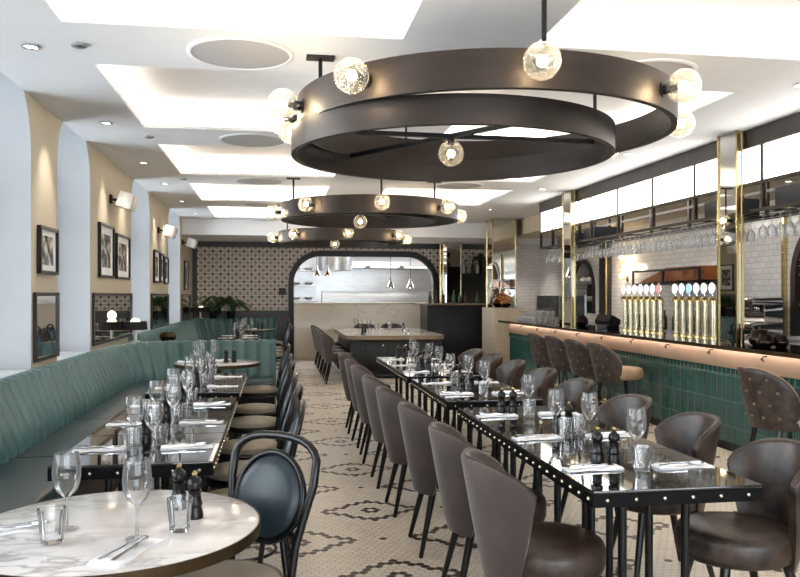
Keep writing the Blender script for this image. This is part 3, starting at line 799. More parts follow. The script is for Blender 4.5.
# ------------------------------------------------------------------ bentwood chairs
def bent_fn():
    t = thing('bentwood_chair', None, 'chair', group='black bentwood chairs')
    def back(z): return -.185-(max(0, z-.44))*.24
    # hoop with rear legs
    pts = [(-.25, .185, 0), (-.222, .155, .22), (-.195, .135, .44), (back(.56), .142, .56), (back(.68), .165, .68), (back(.77), .185, .77)]
    n = 12
    for k in range(1, n):
        a = PI*k/n; z = .80+.13*sin(a)**.62; ca = cos(a); pts.append((back(z), .19*math.copysign(abs(ca)**.8, ca), z))
    pts += [(x, -y, z) for x, y, z in pts[5::-1]]
    mb = MB(); mb.tube(pts, .0155, 10); mb.build('back_hoop', M['legs'], t, 60)
    el = [(back(.715+.155*sin(a)), .148*cos(a), .715+.155*sin(a)) for a in [2*PI*k/32 for k in range(32)]]
    mb = MB(); mb.tube(el, .012, 8, True); mb.build('back_ring', M['legs'], t, 60)
    mb = MB(); C = Vector((back(.715), 0, .715)); rows = []
    for q, dx in ((1, 0), (.93, .02), (.75, .03), (.4, .036), (.01, .038)): rows.append([Vector((back(.715+.145*q*sin(a)), .139*q*cos(a), .715+.145*q*sin(a)))+Vector((dx, 0, 0)) for a in [2*PI*k/32 for k in range(32)]])
    rows2 = [[p+Vector((-.045 if i else 0, 0, 0)) if i else p for p in r] for i, r in enumerate(rows)]
    mb.grid(rows, False, True); mb.grid([[Vector((back(p.z)-abs(p.x-back(p.z))*.6, p.y, p.z)) for p in r] for r in rows], False, True)
    mb.build('back_pad', M['navypad'], t, 60)
    for s in (-1, 1):
        mb = MB(); mb.tube([(back(.60), s*.11, .60), (back(.59), s*.15, .59)], .009, 8); mb.build('side_strut', M['legs'], t)
    mb = MB(); mb.tube([(-.195, .135, .44), (back(.455), 0, .455), (-.195, -.135, .44)], .011, 8); mb.build('cross_rail', M['legs'], t)
    mb = MB(); mb.tube([(back(.45), 0, .45), (back(.56), 0, .56)], .01, 8); mb.build('lower_strut', M['legs'], t)
    mb = MB(); mb.lathe([(.20, .415), (.215, .42), (.218, .445), (.205, .455), (.05, .455)], 32); mb.build('seat_frame', M['legs'], t)
    mb = MB(); cushion(mb, .2, .4555, .505, 1, 1); mb.build('seat_pad', M['greypad'], t, 50)
    for s in (-1, 1):
        mb = MB(); mb.tube([(.14, s*.13, .42), (.17, s*.155, .2), (.20, s*.175, 0)], [.017, .015, .012], 10); mb.build('leg', M['legs'], t)
    mb = MB(); mb.tube([(.17*cos(a)-.005, .165*sin(a), .24) for a in [2*PI*k/28 for k in range(28)]], .008, 6, True); mb.build('stretcher_ring', M['legs'], t, 60)
    return t
BC = Proto(bent_fn)
def face(x, y, tx, ty): return math.atan2(ty-y, tx-x)
BC((-.175, 2.69, 0), rad(-127), 'nearest black bentwood chair with an oval blue-black back, at the front marble table')
for k, (y, a) in enumerate(((3.78, 178), (4.42, 172), (5.12, 176), (6.1, 174), (6.82, 176), (8.2, 184))):
    BC((-.175, y, 0), rad(a), f'black bentwood chair with a grey seat, {ORD[k]} in the row beside the left tables' if k < 5 else 'black bentwood chair beside the farther marble table')
for k, y in enumerate((12.9, 13.7, 14.5, 16.3)):
    BC((-.05, y, 0), PI, f'black bentwood chair beyond the green divider, {ORD[k]}')

# ------------------------------------------------------------------ tables
TW, TD = .66, .693
def table_fn():
    t = thing('black_table', None, 'table', group='black studded tables')
    w, d = TW/2, TD/2
    mb = MB(); mb.bbox(-w, w, -d+.003, d-.003, .738, .75, .003); mb.build('tabletop', M['tabletop'], t)
    mb = MB(); i = .014
    mb.poly([[(-w+.001, -d+.004), (w-.001, -d+.004), (w-.001, d-.004), (-w+.001, d-.004)], [(-w+i, -d+i), (w-i, -d+i), (w-i, d-i), (-w+i, d-i)]], lambda a, b, z: (a, b, z), .69, .7375); mb.build('skirt', M['skirt'], t, 0)
    mb = MB(); mb.sphere((0, 0, 0), .0076, 8, 6); o = mb.build('brass_stud', M['stud'], t); first = True
    for x, y in [(-w+.055+k*.11, s*(d-.006)) for k in range(6) for s in (-1, 1)]+[(s*w, -d+.045+k*.087) for k in range(8) for s in (-1, 1)]:
        if not first: o = o.copy(); COL.objects.link(o); o.parent = t
        o.location = (x, y, .714); first = False
    for sx in (-1, 1):
        for sy in (-1, 1):
            mb = MB(); mb.tube([(sx*.13, sy*.15, .012), (sx*.13, sy*.15, .70)], .017, 12); mb.build('leg', M['black'], t)
    mb = MB(); mb.bbox(-.2, .2, -.22, .22, 0, .014, .004); mb.build('base_plate', M['black'], t)
    mb = MB(); mb.bbox(-.2, .2, -.22, .22, .676, .6895, .004); mb.build('top_plate', M['black'], t)
    return t
TB = Proto(table_fn)
def round_fn(r):
    def fn():
        t = thing('round_marble_table', None, 'table', group='round marble tables')
        mb = MB(); mb.lathe([(r-.012, .722), (r-.006, .728), (r-.006, .749), (r-.009, .75), (1e-6, .75)], 64); mb.build('tabletop', M['marble'], t, 30)
        mb = MB(); mb.lathe([(r-.007, .716), (r, .716), (r, .7495), (r-.006, .7495)], 64, caps=False); mb.build('brass_rim', M['agedbrass'], t, 30)
        mb = MB(); mb.lathe([(.2, 0), (.2, .012), (.06, .03), (.03, .06), (.03, .69), (.1, .70), (.1, .72)], 24); mb.build('pedestal', M['black'], t)
        return t
    return fn
# ---- tableware
def wine_fn():
    mb = MB(); mb.lathe([(.034, 0), (.034, .0015), (.012, .005), (.0042, .012), (.0035, .05), (.0038, .092), (.012, .1), (.028, .115), (.038, .14), (.0415, .165), (.0395, .195), (.035, .228), (.0343, .228)], 22, caps=False)
    return tag(mb.build('wine_glass', M['glass'], None, 70), None, 'glass')
def tumbler_fn(gm='tumbler'):
    mb = MB(); seg = 20; prof = [(.026, 0), (.029, .003), (.032, .04), (.036, .075), (.039, .098), (.037, .098), (.033, .07), (.029, .025), (.001, .018)]
    vs = []; fs = []
    for i, (r, z) in enumerate(prof):
        for k in range(seg):
            a = 2*PI*k/seg; q = r*(1+(.03 if k % 2 else -.03)*(1 if .002 < z < .08 and i < 4 else 0)); vs.append((q*cos(a), q*sin(a), z))
    for i in range(len(prof)-1):
        for k in range(seg): a = i*seg+k; b = i*seg+(k+1) % seg; fs.append((a, b, b+seg, a+seg))
    fs.append(tuple(range(seg))); mb.add(vs, fs)
    return tag(mb.build('tumbler', M[gm], None, 25), None, 'glass')
def mill_fn():
    t = thing('pepper_mill', None, 'mill')
    mb = MB(); mb.lathe([(.026, 0), (.027, .006), (.0255, .02), (.021, .036), (.0245, .045), (.021, .055), (.019, .075), (.022, .085), (.014, .093)], 18); mb.build('body', M['legs'], t)
    mb = MB(); mb.lathe([(.0225, .094), (.0245, .104), (.022, .118), (.012, .128), (.006, .132)], 18); mb.build('head', M['legs'], t)
    mb = MB(); mb.lathe([(.004, .131), (.009, .136), (.0095, .142), (.004, .148), (1e-6, .149)], 12); mb.build('knob', M['brass'], t)
    return t
def napkin_fn():
    mb = MB(); n = 14; rows = []
    for i in range(n+1):
        u = -.115+.23*i/n; row = []
        h = .0065+.003*sin(i*.9)+.003*sin(i*.37+1)
        w = .042+.006*sin(i*.5)
        row = [(u, -w, 0), (u, -w-.002, h*.7), (u, -w*.5, h+.002), (u, 0, h), (u, w*.6, h+.003), (u, w+.003, h*.6), (u, w, 0)]
        rows.append(row)
    mb.grid(rows, False, True)
    for rw in (rows[0], rows[-1]): mb.add(rw, [tuple(range(len(rw)))])
    return tag(mb.build('folded_napkin', M['linen'], None, 50), None, 'napkin')
def knife_fn():
    mb = MB(); mb.poly([[(-.10, -.006), (-.01, -.005), (0, -.008), (.08, -.009), (.1, 0), (.09, .006), (0, .004), (-.01, .005), (-.10, .006)]], lambda a, b, z: (a, b, z), 0, .003)
    return tag(mb.build('table_knife', M['chrome']), None, 'cutlery')
def fork_fn():
    mb = MB(); pl = [(-.10, -.006), (.0, -.003), (.03, -.004), (.045, -.011), (.05, -.011)]
    for k in range(4):
        y = -.011+k*.0062; pl += [(.09, y), (.09, y+.0032)]
        if k < 3: pl += [(.055, y+.0032), (.055, y+.0062)]
    pl += [(.045, .011), (.03, .004), (.0, .003), (-.10, .006)]
    mb.poly([pl], lambda a, b, z: (a, b, z+max(0, a)*.06), 0, .0025)
    return tag(mb.build('table_fork', M['chrome']), None, 'cutlery')
WG, TU, MI, NP, KN, FK = [Proto(f) for f in (wine_fn, tumbler_fn, mill_fn, napkin_fn, knife_fn, fork_fn)]
TU2 = Proto(lambda: tumbler_fn('rackglass'))
TZ = .7502
def setting(cx, cy, desc, near, two, sideL, sideR):
    r = lambda s: random.uniform(-s, s)
    for s, sd in ((-1, sideL), (1, sideR)):
        rz = (0 if s > 0 else PI)+rad(r(6)); x = cx+s*.19; y = cy-.02+r(.015)
        NP((x, y, TZ), rz, f'folded white napkin on the {sd} of {desc}', 'napkins on the black tables')
        if near:
            KN((x-.01, y-.012, TZ+.0135), rz+rad(3), f'steel knife on the {sd} napkin of {desc}', 'knives on the napkins')
            FK((x-.01, y+.016, TZ+.0135), rz-rad(4), f'steel fork on the {sd} napkin of {desc}', 'forks on the napkins')
    if two:
        WG((cx-.06, cy+.06, TZ), 0, f'stemmed wine glass on {desc}, {sideL}', 'wine glasses on the tables')
        WG((cx+.05, cy-.10, TZ), 0, f'stemmed wine glass on {desc}, {sideR}', 'wine glasses on the tables')
        TU((cx-.05, cy-.05, TZ), 0, f'clear cut tumbler on {desc}, {sideL}', 'tumblers on the tables')
        TU((cx+.06, cy+.05, TZ), 0, f'clear cut tumbler on {desc}, {sideR}', 'tumblers on the tables')
        MI((cx-.02, cy+.15, TZ), 0, f'dark mill with brass knob on {desc}, left of the pair', 'salt and pepper mills')
        MI((cx+.05, cy+.17, TZ), 0, f'dark mill with brass knob on {desc}, right of the pair', 'salt and pepper mills')
    else:
        WG((cx+.035, cy+.07, TZ), 0, f'stemmed wine glass on {desc}', 'wine glasses on the tables')
        TU((cx-.01, cy-.07, TZ), 0, f'clear cut tumbler on {desc}', 'tumblers on the tables')
        MI((cx-.12, cy+.11, TZ), 0, f'dark mill with brass knob on {desc}, left of the pair', 'salt and pepper mills')
        MI((cx-.055, cy+.09, TZ), 0, f'dark mill with brass knob on {desc}, right of the pair', 'salt and pepper mills')
Ry = [2.98, 3.68, 4.38, 5.38, 6.08, 6.97, 7.67, 8.37]
for k, y in enumerate(Ry):
    d = f'the {ORD[k]} right-row table'
    TB((1.446, y, 0), 0, f'black studded table, {ORD[k]} of the row right of the aisle')
    setting(1.446, y, d, k < 4, k in (1, 4, 6), 'aisle side', 'bar side')
Ly = [3.71, 4.41, 5.11, 6.10, 6.80]
for k, y in enumerate(Ly):
    d = f'the {ORD[k]} left-row table'
    TB((-.592, y, 0), 0, f'black studded table, {ORD[k]} of the row along the green banquette')
    setting(-.592, y, d, k < 3, True, 'banquette side', 'aisle side')
for k, y in enumerate((13.0, 13.7)):
    TB((-.62, y, 0), 0, f'black studded table beyond the green divider, {["nearer", "farther"][k]}')
    setting(-.62, y, f'the {["nearer", "farther"][k]} table beyond the divider', False, True, 'banquette side', 'aisle side')
RT = Proto(round_fn(.44))
RT((-.487, 2.477, 0), 0, 'nearest round white marble table with a brass rim, at bottom left')
RT((-.60, 8.30, 0), 0, 'round marble table in the corner of the nearer banquette')
RT((-.45, 16.2, 0), 0, 'round marble table in the corner of the farther banquette')
fd = 'the front marble table'
WG((-.617, 2.455, TZ), 0, f'left wine glass on {fd}', 'wine glasses on the tables'); WG((-.394, 2.33, TZ), 0, f'right wine glass on {fd}', 'wine glasses on the tables')
TU((-.625, 2.33, TZ), 0, f'left cut glass tumbler on {fd}', 'tumblers on the tables'); TU((-.282, 2.39, TZ), 0, f'cut glass tumbler in front of the mills on {fd}', 'tumblers on the tables')
MI((-.314, 2.64, TZ), 0, f'left dark mill of the pair on {fd}', 'salt and pepper mills'); MI((-.252, 2.52, TZ), 0, f'right dark mill of the pair on {fd}', 'salt and pepper mills')
for (x, y, a, w) in ((-.40, 2.205, 69, 'right'), (-.77, 2.47, 10, 'left')):
    NP((x, y, TZ), rad(a), f'{w} folded white napkin on {fd}', 'napkins on the marble table')
    c, s = cos(rad(a)), sin(rad(a))
    KN((x+s*.014, y-c*.014, TZ+.0135), rad(a+4), f'steel knife on the {w} napkin of {fd}', 'knives on the napkins')
    FK((x-s*.014, y+c*.014, TZ+.0135), rad(a-4), f'steel fork on the {w} napkin of {fd}', 'forks on the napkins')
for (cx_, cy_, d) in ((-.6, 8.3, 'the marble table in the nearer corner'), (-.45, 16.2, 'the marble table in the farther corner')):
    MI((cx_+.09, cy_-.05, TZ), 0, f'left dark mill of the pair on {d}', 'salt and pepper mills'); MI((cx_+.17, cy_-.02, TZ), 0, f'right dark mill of the pair on {d}', 'salt and pepper mills')
    for q, (x, y) in enumerate(((-.16, .05), (-.2, -.14), (-.05, .15))):
        WG((cx_+x, cy_+y, TZ), 0, f'{["left", "front left", "rear"][q]} wine glass on {d}', 'wine glasses on the tables')
    for q, (x, y) in enumerate(((-.25, .0), (-.10, -.2))):
        TU((cx_+x, cy_+y, TZ), 0, f'{["left", "front"][q]} tumbler on {d}', 'tumblers on the tables')
    NP((cx_-.3, cy_+.1, TZ), rad(20), f'left folded napkin on {d}', 'napkins on the marble tables'); NP((cx_+.03, cy_+.26, TZ), rad(70), f'rear folded napkin on {d}', 'napkins on the marble tables')
# far communal table
ct = thing('communal_table', 'long dark panelled table with rounded corners and a pale wooden edge, before the kitchen pass', 'table')
def rrect(x0, x1, y0, y1, r, n=8):
    p = []
    for cx2, cy2, a in ((x1-r, y0+r, -90), (x1-r, y1-r, 0), (x0+r, y1-r, 90), (x0+r, y0+r, 180)):
        for k in range(n+1): q = rad(a+90*k/n); p.append((cx2+r*cos(q), cy2+r*sin(q)))
    return p
mb = MB(); mb.poly([rrect(1.2, 2.92, 13.3, 16.35, .22)], lambda a, b, z: (a, b, z), .72, .75); mb.build('tabletop', M['marble'], ct)
mb = MB(); mb.poly([rrect(1.19, 2.93, 13.29, 16.36, .23), rrect(1.201, 2.919, 13.301, 16.349, .22)], lambda a, b, z: (a, b, z), .68, .7495); mb.build('edge_band', M['woodtan'], ct)
mb = MB(); mb.bbox(1.27, 2.86, 13.40, 16.25, .08, .719); mb.build('panelled_base', M['blackwood'], ct)
mb = MB(); mb.bbox(1.32, 2.8, 13.45, 16.2, 0, .08); mb.build('plinth', M['black'], ct)
for q, x in enumerate((1.7, 2.1, 2.5)):
    mb = MB(); mb.bbox(x-.17, x+.17, 13.385, 13.399, .15, .65, .004); dr = mb.build('cabinet_door', M['blackwood'], ct)
    mb = MB(); mb.sphere((x+.13, 13.37, .58), .02, 12, 8); mb.build('knob', M['chrome'], dr)
for q in range(14):
    x = 1.5+random.uniform(0, 1.2); y = 13.5+q*.19
    if q % 3 == 2:
        MI((x, y, TZ), 0, f'dark mill on the far rounded table, number words {["one", "two", "three", "four", "five"][q//3]} along its length', 'mills on the far table')
    else:
        (TU if q % 3 else WG)((x, y, TZ), 0, 'glass standing on the far rounded table before the pass', 'glasses on the far table')
for o in bpy.data.objects:
    if o.get('group') == 'mills on the far table': o['label'] = 'dark mill standing on the far rounded table before the pass'

# ------------------------------------------------------------------ host counter, plinth, back-right items
hc = thing('service_counter', 'black panelled service counter with a pale wooden top beside the kitchen pass', 'counter')
mb = MB(); mb.bbox(3.1, 4.36, 15.9, 16.7, 0, 1.235); mb.build('panelled_body', M['blackwood'], hc)
mb = MB(); mb.bbox(3.07, 4.39, 15.86, 16.74, 1.236, 1.27); mb.build('counter_top', M['woodtan'], hc)
for k in range(7):
    x = 3.2+k*.17; y = 16.1+.15*(k % 3)
    mb = MB(); hh = random.uniform(.2, .3); mb.lathe([(.034, 0), (.036, .005), (.036, hh*.55), (.014, hh*.72), (.013, hh), (1e-6, hh)], 14); o = mb.build('bottle', [M['leaf'], M['darkwood'], M['agedbrass']][k % 3]); o.location = (x, y, 1.271)
    tag(o, f'small bottle on the black service counter, {["first", "second", "third", "fourth", "fifth", "sixth", "seventh"][k]} from the left', 'bottle', 'bottles on the service counter')
def mirror_col(x0, x1, y0, y1, z0, label):
    t = thing('mirrored_column', label, 'column', group='brass edged mirrored columns')
    e = .022
    mb = MB(); mb.box(x0+e*.5, x1-e*.5, y0+e*.5, y1-e*.5, z0, H-.001); mb.build('mirror_cladding', M['mirror'], t, 0)
    for sx in (x0, x1-e):
        for sy in (y0, y1-e):
            mb = MB(); mb.box(sx, sx+e, sy, sy+e, z0, H-.001); mb.build('brass_edge', M['brass'], t, 0)
    return t
BZ = .985
mirror_col(4.2, 4.275, 6.62, 6.95, BZ+.001, 'nearest mirrored column with brass edges rising from the bar')
mirror_col(4.2, 4.275, 10.72, 11.08, BZ+.001, 'second mirrored column with brass edges rising from the bar')
mirror_col(4.22, 4.72, 14.95, 15.4, 1.201, 'farthest wide mirrored column beyond the end of the bar')
mirror_col(3.72, 4.16, 17.25, 17.6, 0, 'brass edged mirrored column between the pass and the service counter')
mb = MB(); mb.bbox(4.15, 4.78, 14.5, 15.45, 0, 1.2); o = mb.build('panelled_plinth', M['plinthtile']); tag(o, 'pale panelled plinth beneath the farthest mirrored column', 'plinth')
fl = thing('flower_arrangement', 'dried orange flowers in a bowl before the farthest mirrored column', 'flowers', (4.42, 14.72, 1.201))
mb = MB(); mb.lathe([(.06, 0), (.11, .04), (.12, .08), (.11, .08), (.05, .01)], 20); mb.build('bowl', M['pot'], fl)
mb = MB()
for k in range(60):
    a = random.uniform(0, 2*PI); r = random.uniform(.02, .17); z = .1+random.uniform(0, .3)*(1-r/.25); p = (r*cos(a), r*sin(a), z)
    mb.tube([(0, 0, .05), p], .002, 4); mb.sphere(p, random.uniform(.012, .028), 7, 5)
mb.build('flower_heads', M['orange'], fl)
# bottle shelves on the back wall right of the arch
bs = thing('bottle_cabinet', 'dark back wall cabinet with bottle shelf right of the kitchen arch', 'cabinet')
mb = MB(); mb.bbox(4.2, 4.74, 17.5, 17.92, 0, 1.95); mb.build('cabinet_body', M['blackwood'], bs)
for sx in (4.2, 4.71):
    mb = MB(); mb.box(sx, sx+.03, 17.52, 17.9, 1.951, 2.42); mb.build('side_post', M['black'], bs)
for k in range(8):
    mb = MB(); hh = random.uniform(.24, .31); mb.lathe([(.034, 0), (.036, .005), (.036, hh*.6), (.014, hh*.75), (.013, hh), (1e-6, hh)], 12); o = mb.build('bottle', [M['steel'], M['agedbrass'], M['glass']][k % 3]); o.location = (4.29+.055*k, 17.62+.1*(k%2), 1.951)
    tag(o, f'spirit bottle on top of the back wall cabinet, {["first", "second", "third", "fourth", "fifth", "sixth", "seventh", "eighth"][k]} from the left', 'bottle', 'bottles on the back cabinet')
mb = MB(); mb.bbox(.06, .22, YB-.06, YB-.031, 1.45, 1.61, .003); mb.build('wall_sign', M['navy']); tag(bpy.data.objects['wall_sign'], 'small navy square panel on the patterned tiles left of the arch', 'sign')

# ------------------------------------------------------------------ bar
bar = thing('bar_counter', 'long green tiled bar counter with a dark glossy top and copper band', 'bar')
Y0b, Y1b = 1.0, 13.5
mb = MB(); mb.poly([[(4.05, Y0b), (4.78, Y0b), (4.78, 13.95), (4.3, 14.15), (4.05, 13.9)]], lambda a, b, z: (a, b, z), .955, BZ); mb.build('bar_top', M['tabletop'], bar)
mb = MB(); mb.box(4.038, 4.0495, Y0b, 13.9, .95, BZ-.002); mb.build('brass_edging', M['agedbrass'], bar, 0)
mb = MB(); mb.box(4.14, 4.70, Y0b, Y1b, .09, .72); mb.build('tiled_front', M['teal'], bar, 0)
mb = MB(); mb.box(4.125, 4.1395, Y0b, Y1b, .722, .776); mb.build('tile_border', M['darkteal'], bar, 0)
mb = MB(); mb.bbox(4.121, 4.15, Y0b, Y1b, .7, .722, .006); mb.build('bullnose_tiles', M['teal'], bar)
mb = MB(); mb.bbox(4.12, 4.70, Y0b, Y1b+.04, .777, .949); mb.build('copper_band', M['copper'], bar)
mb = MB(); mb.box(4.17, 4.68, Y0b, Y1b-.05, 0, .0895); mb.build('plinth', M['blackwood'], bar, 0)
mb = MB(); mb.box(4.141, 4.69, Y1b, Y1b+.01, .09, .72); mb.build('tiled_end', M['tealB'], bar, 0)
k = 0
for y in [12.7-.83*i for i in range(12)]:
    mb = MB(); mb.tube([(4.12, y, .93), (4.085, y, .925), (4.08, y, .90), (4.09, y, .885)], .006, 6); mb.sphere((4.075, y, .905), .012, 8, 6); mb.build('hook', M['black'], bar)
ls = bpy.data.lights.new('bar_led', 'AREA'); ls.shape = 'RECTANGLE'; ls.size = 12.4; ls.size_y = .02; ls.energy = 9; ls.color = (1, .82, .66)
lo = bpy.data.objects.new('bar_led_light', ls); COL.objects.link(lo); lo.location = (4.085, 7.25, .952-.003); lo.rotation_euler = (0, rad(28), PI/2)
lo.rotation_euler = Matrix.Rotation(PI/2, 3, 'Z').to_euler(); 
# back counter
bcn = thing('back_counter', 'long dark counter along the brick wall behind the bar', 'counter')
mb = MB(); mb.bbox(5.68, 6.14, 1.5, 17.2, .0, .88); mb.build('cabinet_body', M['blackwood'], bcn)
mb = MB(); mb.bbox(5.66, 6.145, 1.5, 17.2, .881, .915); mb.build('counter_top', M['steel'], bcn)
# gantry
def gantry(y0, y1, posts, label):
    t = thing('bar_gantry', label, 'gantry', group='overhead bar gantries'); xf, xb = 4.30, 4.78; p = .016
    mb = MB(); mb.box(xf-.01, xb+.01, y0, y1, 2.80, H-.002); mb.build('ceiling_beam', M['darkwood'], t, 0)
    for nm, (xa, z0, z1) in (('upper_rail', (xf, 2.455, 2.485)), ('lower_rail', (xf, 2.205, 2.235)), ('rear_upper_rail', (xb-2*p, 2.455, 2.485)), ('rear_lower_rail', (xb-2*p, 2.205, 2.235))):
        mb = MB(); mb.box(xa, xa+2*p, y0, y1, z0, z1); mb.build(nm, M['bronze'], t, 0)
    for y in posts:
        for xa in (xf, xb-2*p):
            mb = MB(); mb.box(xa-.001, xa+2*p+.001, y-p, y+p, 2.204, 2.7995); mb.build('post', M['bronze'], t, 0)
        mb = MB(); mb.box(xf+2*p, xb-2*p, y-p*.7, y+p*.7, 2.21, 2.23); mb.build('cross_rail', M['bronze'], t, 0)
    ys = sorted([y0]+list(posts)+[y1])
    for a, b in zip(ys, ys[1:]):
        if b-a < .15: continue
        mb = MB(); mb.box(xf+.01, xf+.05, a+p+.002, b-p-.002, 2.487, 2.798); mb.build('light_box', M['panel'], t, 0)
    for k in range(4):
        x = xf+.06+k*.125
        mb = MB(); mb.box(x-.008, x+.008, y0, y1, 2.185, 2.195); mb.build('glass_rack_rail', M['black'], t, 0)
gantry(10.715, 12.35, (11.2, 11.78, 12.33), 'far end section of the lit bar gantry, beyond the second mirrored column')
gantry(6.96, 10.71, (7.0, 7.54, 8.46, 9.39, 10.25, 10.68), 'long middle section of the lit bar gantry between the two mirrored columns')
gantry(1.5, 6.955, (6.40, 5.44, 4.52, 3.6, 2.6, 1.6), 'near section of the lit bar gantry in front of the nearest mirrored column')
def hang_fn():
    mb = MB(); P = [(.034, 0), (.03, -.004), (.0045, -.012), (.0035, -.085), (.012, -.097), (.030, -.115), (.039, -.145), (.038, -.175), (.032, -.205)]
    mb.lathe(P, 12, caps=False); return tag(mb.build('hanging_wine_glass', M['rackglass'], None, 70), None, 'glass')
HG = Proto(hang_fn)
for (a, b, nm) in ((11.15, 12.3, 'the far gantry section'), (7.02, 10.68, 'the middle gantry section'), (5.55, 6.56, 'the near gantry section')):
    y = a
    while y < b:
        for x in (4.42, 4.60):
            HG((x, y+random.uniform(-.006, .006), 2.184), 0, f'stemmed glass hanging upside down under {nm}', f'hanging glasses under {nm}')
        y += .125
for k, (y, d) in enumerate(((6.1, .2), (7.25, .2), (10.45, .2), (11.5, .2))):
    mb = MB(); mb.bbox(4.36, 4.72, y-d, y+d, 2.232, 2.40); o = mb.build('storage_box', M['navy'])
    tag(o, f'dark navy box on the gantry shelf, {ORD[k]}', 'box', 'boxes on the gantry shelf')
# taps
def tap_fn(badge):
    def fn():
        t = thing('beer_tap', None, 'tap')
        mb = MB(); mb.lathe([(.045, 0), (.045, .012), (.034, .02)], 18); mb.build('flange', M['brass'], t)
        mb = MB(); mb.lathe([(.031, .02), (.031, .40)], 18); mb.build('column', M['chrome'] if 0 else M['agedsilver'], t)
        mb = MB(); mb.lathe([(.036, .385), (.037, .40), (.028, .425)], 18); mb.tube([(0, 0, .41), (-.03, 0, .435), (-.075, 0, .43), (-.085, 0, .40)], [.024, .02, .014, .01], 12); mb.build('spout', M['brass'], t)
        mb = MB(); mb.tube([(-.02, 0, .43), (-.02, 0, .485)], .006, 8); hn = mb.build('handle', M['chrome'], t)
        m = Matrix.Translation((-.035, 0, .535)) @ Matrix.Rotation(rad(-90), 4, 'Y')
        mb = MB(); mb.lathe([(.034, -.004), (.037, 0), (.034, .008), (1e-6, .009)], 24, 0, 0, m, 1.65, 1); mb.build('badge', badge, hn)
        mb = MB(); mb.lathe([(.036, -.012), (.041, -.008), (.041, .002), (.036, .004)], 24, 0, 0, m, 1.6, 1); mb.build('badge_rim', M['chrome'], hn)
        return t
    return Proto(fn)
M['agedsilver'] = mat('brushed nickel', 'B7AB8E', .2, .9, var=.06)
TPn, TPb, TPr = tap_fn(M['badge']), tap_fn(M['badgeblue']), tap_fn(M['badgered'])
ORDL = ['first', 'second', 'third', 'fourth', 'fifth', 'sixth', 'seventh']
for k in range(7):
    y = 9.79-.16*k; (TPr if k == 6 else TPn)((4.6, y, BZ+.001), rad(22), f'brass and nickel beer tap, {ORDL[k]} from the left in the group of seven', 'beer taps in the left group')
for k in range(6):
    y = 8.45-.156*k; (TPb if k == 2 else TPn)((4.6, y, BZ+.001), rad(22), f'brass and nickel beer tap, {ORDL[k]} from the left in the group of six', 'beer taps in the right group')
# pots
def potset(items, where):
    for k, (x, y, r, big) in enumerate(items):
        t = thing('hammered_pot', f'{where[k]}', 'pot', (x, y, BZ+.0005), 0, 'hammered dark pots on the bar')
        h = r*1.5
        mb = MB(); n = 7; mb.lathe([(r*.55, 0)]+[(r*(.55+.45*sin(PI*(i/n)**.8)), h*i/n) for i in range(1, n)]+[(r*.62, h), (r*.5, h), (r*.5, h*.9), (1e-6, h*.9)], 24); mb.build('body', M['pot'], t)
        if big:
            mb = MB(); mb.lathe([(r*.15, h*.9), (r*.12, h*1.2), (r*.2, h*1.25), (1e-6, h*1.3)], 12); mb.build('lid_knob', M['pot'], t)
potset([(4.27, 6.30, .075, 0), (4.33, 6.47, .10, 1), (4.42, 6.30, .07, 0)], ['left hammered dark pot before the nearest mirrored column', 'tall hammered dark pot with a knob behind two others on the bar', 'right hammered dark pot before the nearest mirrored column'])
potset([(4.4, 11.62, .055, 0), (4.42, 11.33, .055, 0), (4.56, 11.2, .10, 1)], ['small hammered pot farthest along the bar', 'middle small hammered pot at the far end of the bar', 'large hammered pot beside the second mirrored column'])
pos = thing('till_terminal', 'black till terminal on the bar left of the taps', 'till', (4.6, 10.35, BZ+.001), rad(20))
mb = MB(); mb.bbox(-.12, .12, -.1, .1, 0, .05); mb.build('base', M['black'], pos)
mb = MB(); mb.poly([[(-.1, .05), (.1, .05), (.1, .12), (-.06, .19), (-.12, .10)]], lambda a, b, t: (a, t, b), -.14, .14); mb.build('screen_housing', M['black'], pos)
# clean glasses on the far end of the bar
for i in range(5):
    for j in range(9):
        TU2((4.16+.1*i, 12.25+.1*j, BZ+.001), 0, 'clean tumbler upright in the block of glasses at the far end of the bar', 'clean glasses at the bar end')
for i in range(4):
    for j in range(7):
        TU2((4.22+.1*i, 12.35+.1*j, BZ+.1005), 0, 'clean tumbler in the upper layer of glasses at the far end of the bar', 'upper clean glasses at the bar end')
gs = thing('glass_screen', 'low glass screen with slim metal posts at the far end of the bar', 'screen')
mb = MB(); mb.box(4.735, 4.743, 11.5, 13.8, BZ+.001, 1.44); mb.build('glass_pane', M['screenglass'], gs, 0)
for y in (11.5, 12.6, 13.8):
    mb = MB(); mb.box(4.728, 4.75, y-.012, y+.012, BZ+.001, 1.45); mb.build('post', M['steel'], gs, 0)
# copper hood shelf
cs = thing('copper_hood_shelf', 'black framed shelf with a sloping copper sheet on the brick wall above the taps', 'shelf')
for (x0, x1, y0, y1, z0, z1) in ((5.6, 6.24, 9.7, 11.7, 1.60, 1.63), (5.6, 5.63, 9.7, 11.7, 1.80, 1.83)):
    mb = MB(); mb.box(x0, x1, y0, y1, z0, z1); mb.build('shelf_board', M['black'], cs, 0)
for y in (9.7, 10.7, 11.67):
    mb = MB(); mb.box(5.6, 5.63, y, y+.03, 1.631, 1.799); mb.build('post', M['black'], cs, 0)
mb = MB(); mb.poly([[(9.75, 1.66), (11.6, 1.64), (10.7, 1.85), (9.75, 1.85)]], lambda a, b, t: (t, a, b), 5.66, 6.2); mb.build('copper_sheet', mat('bright copper', 'A4643C', .35, .8, var=.3, scale=6), cs)
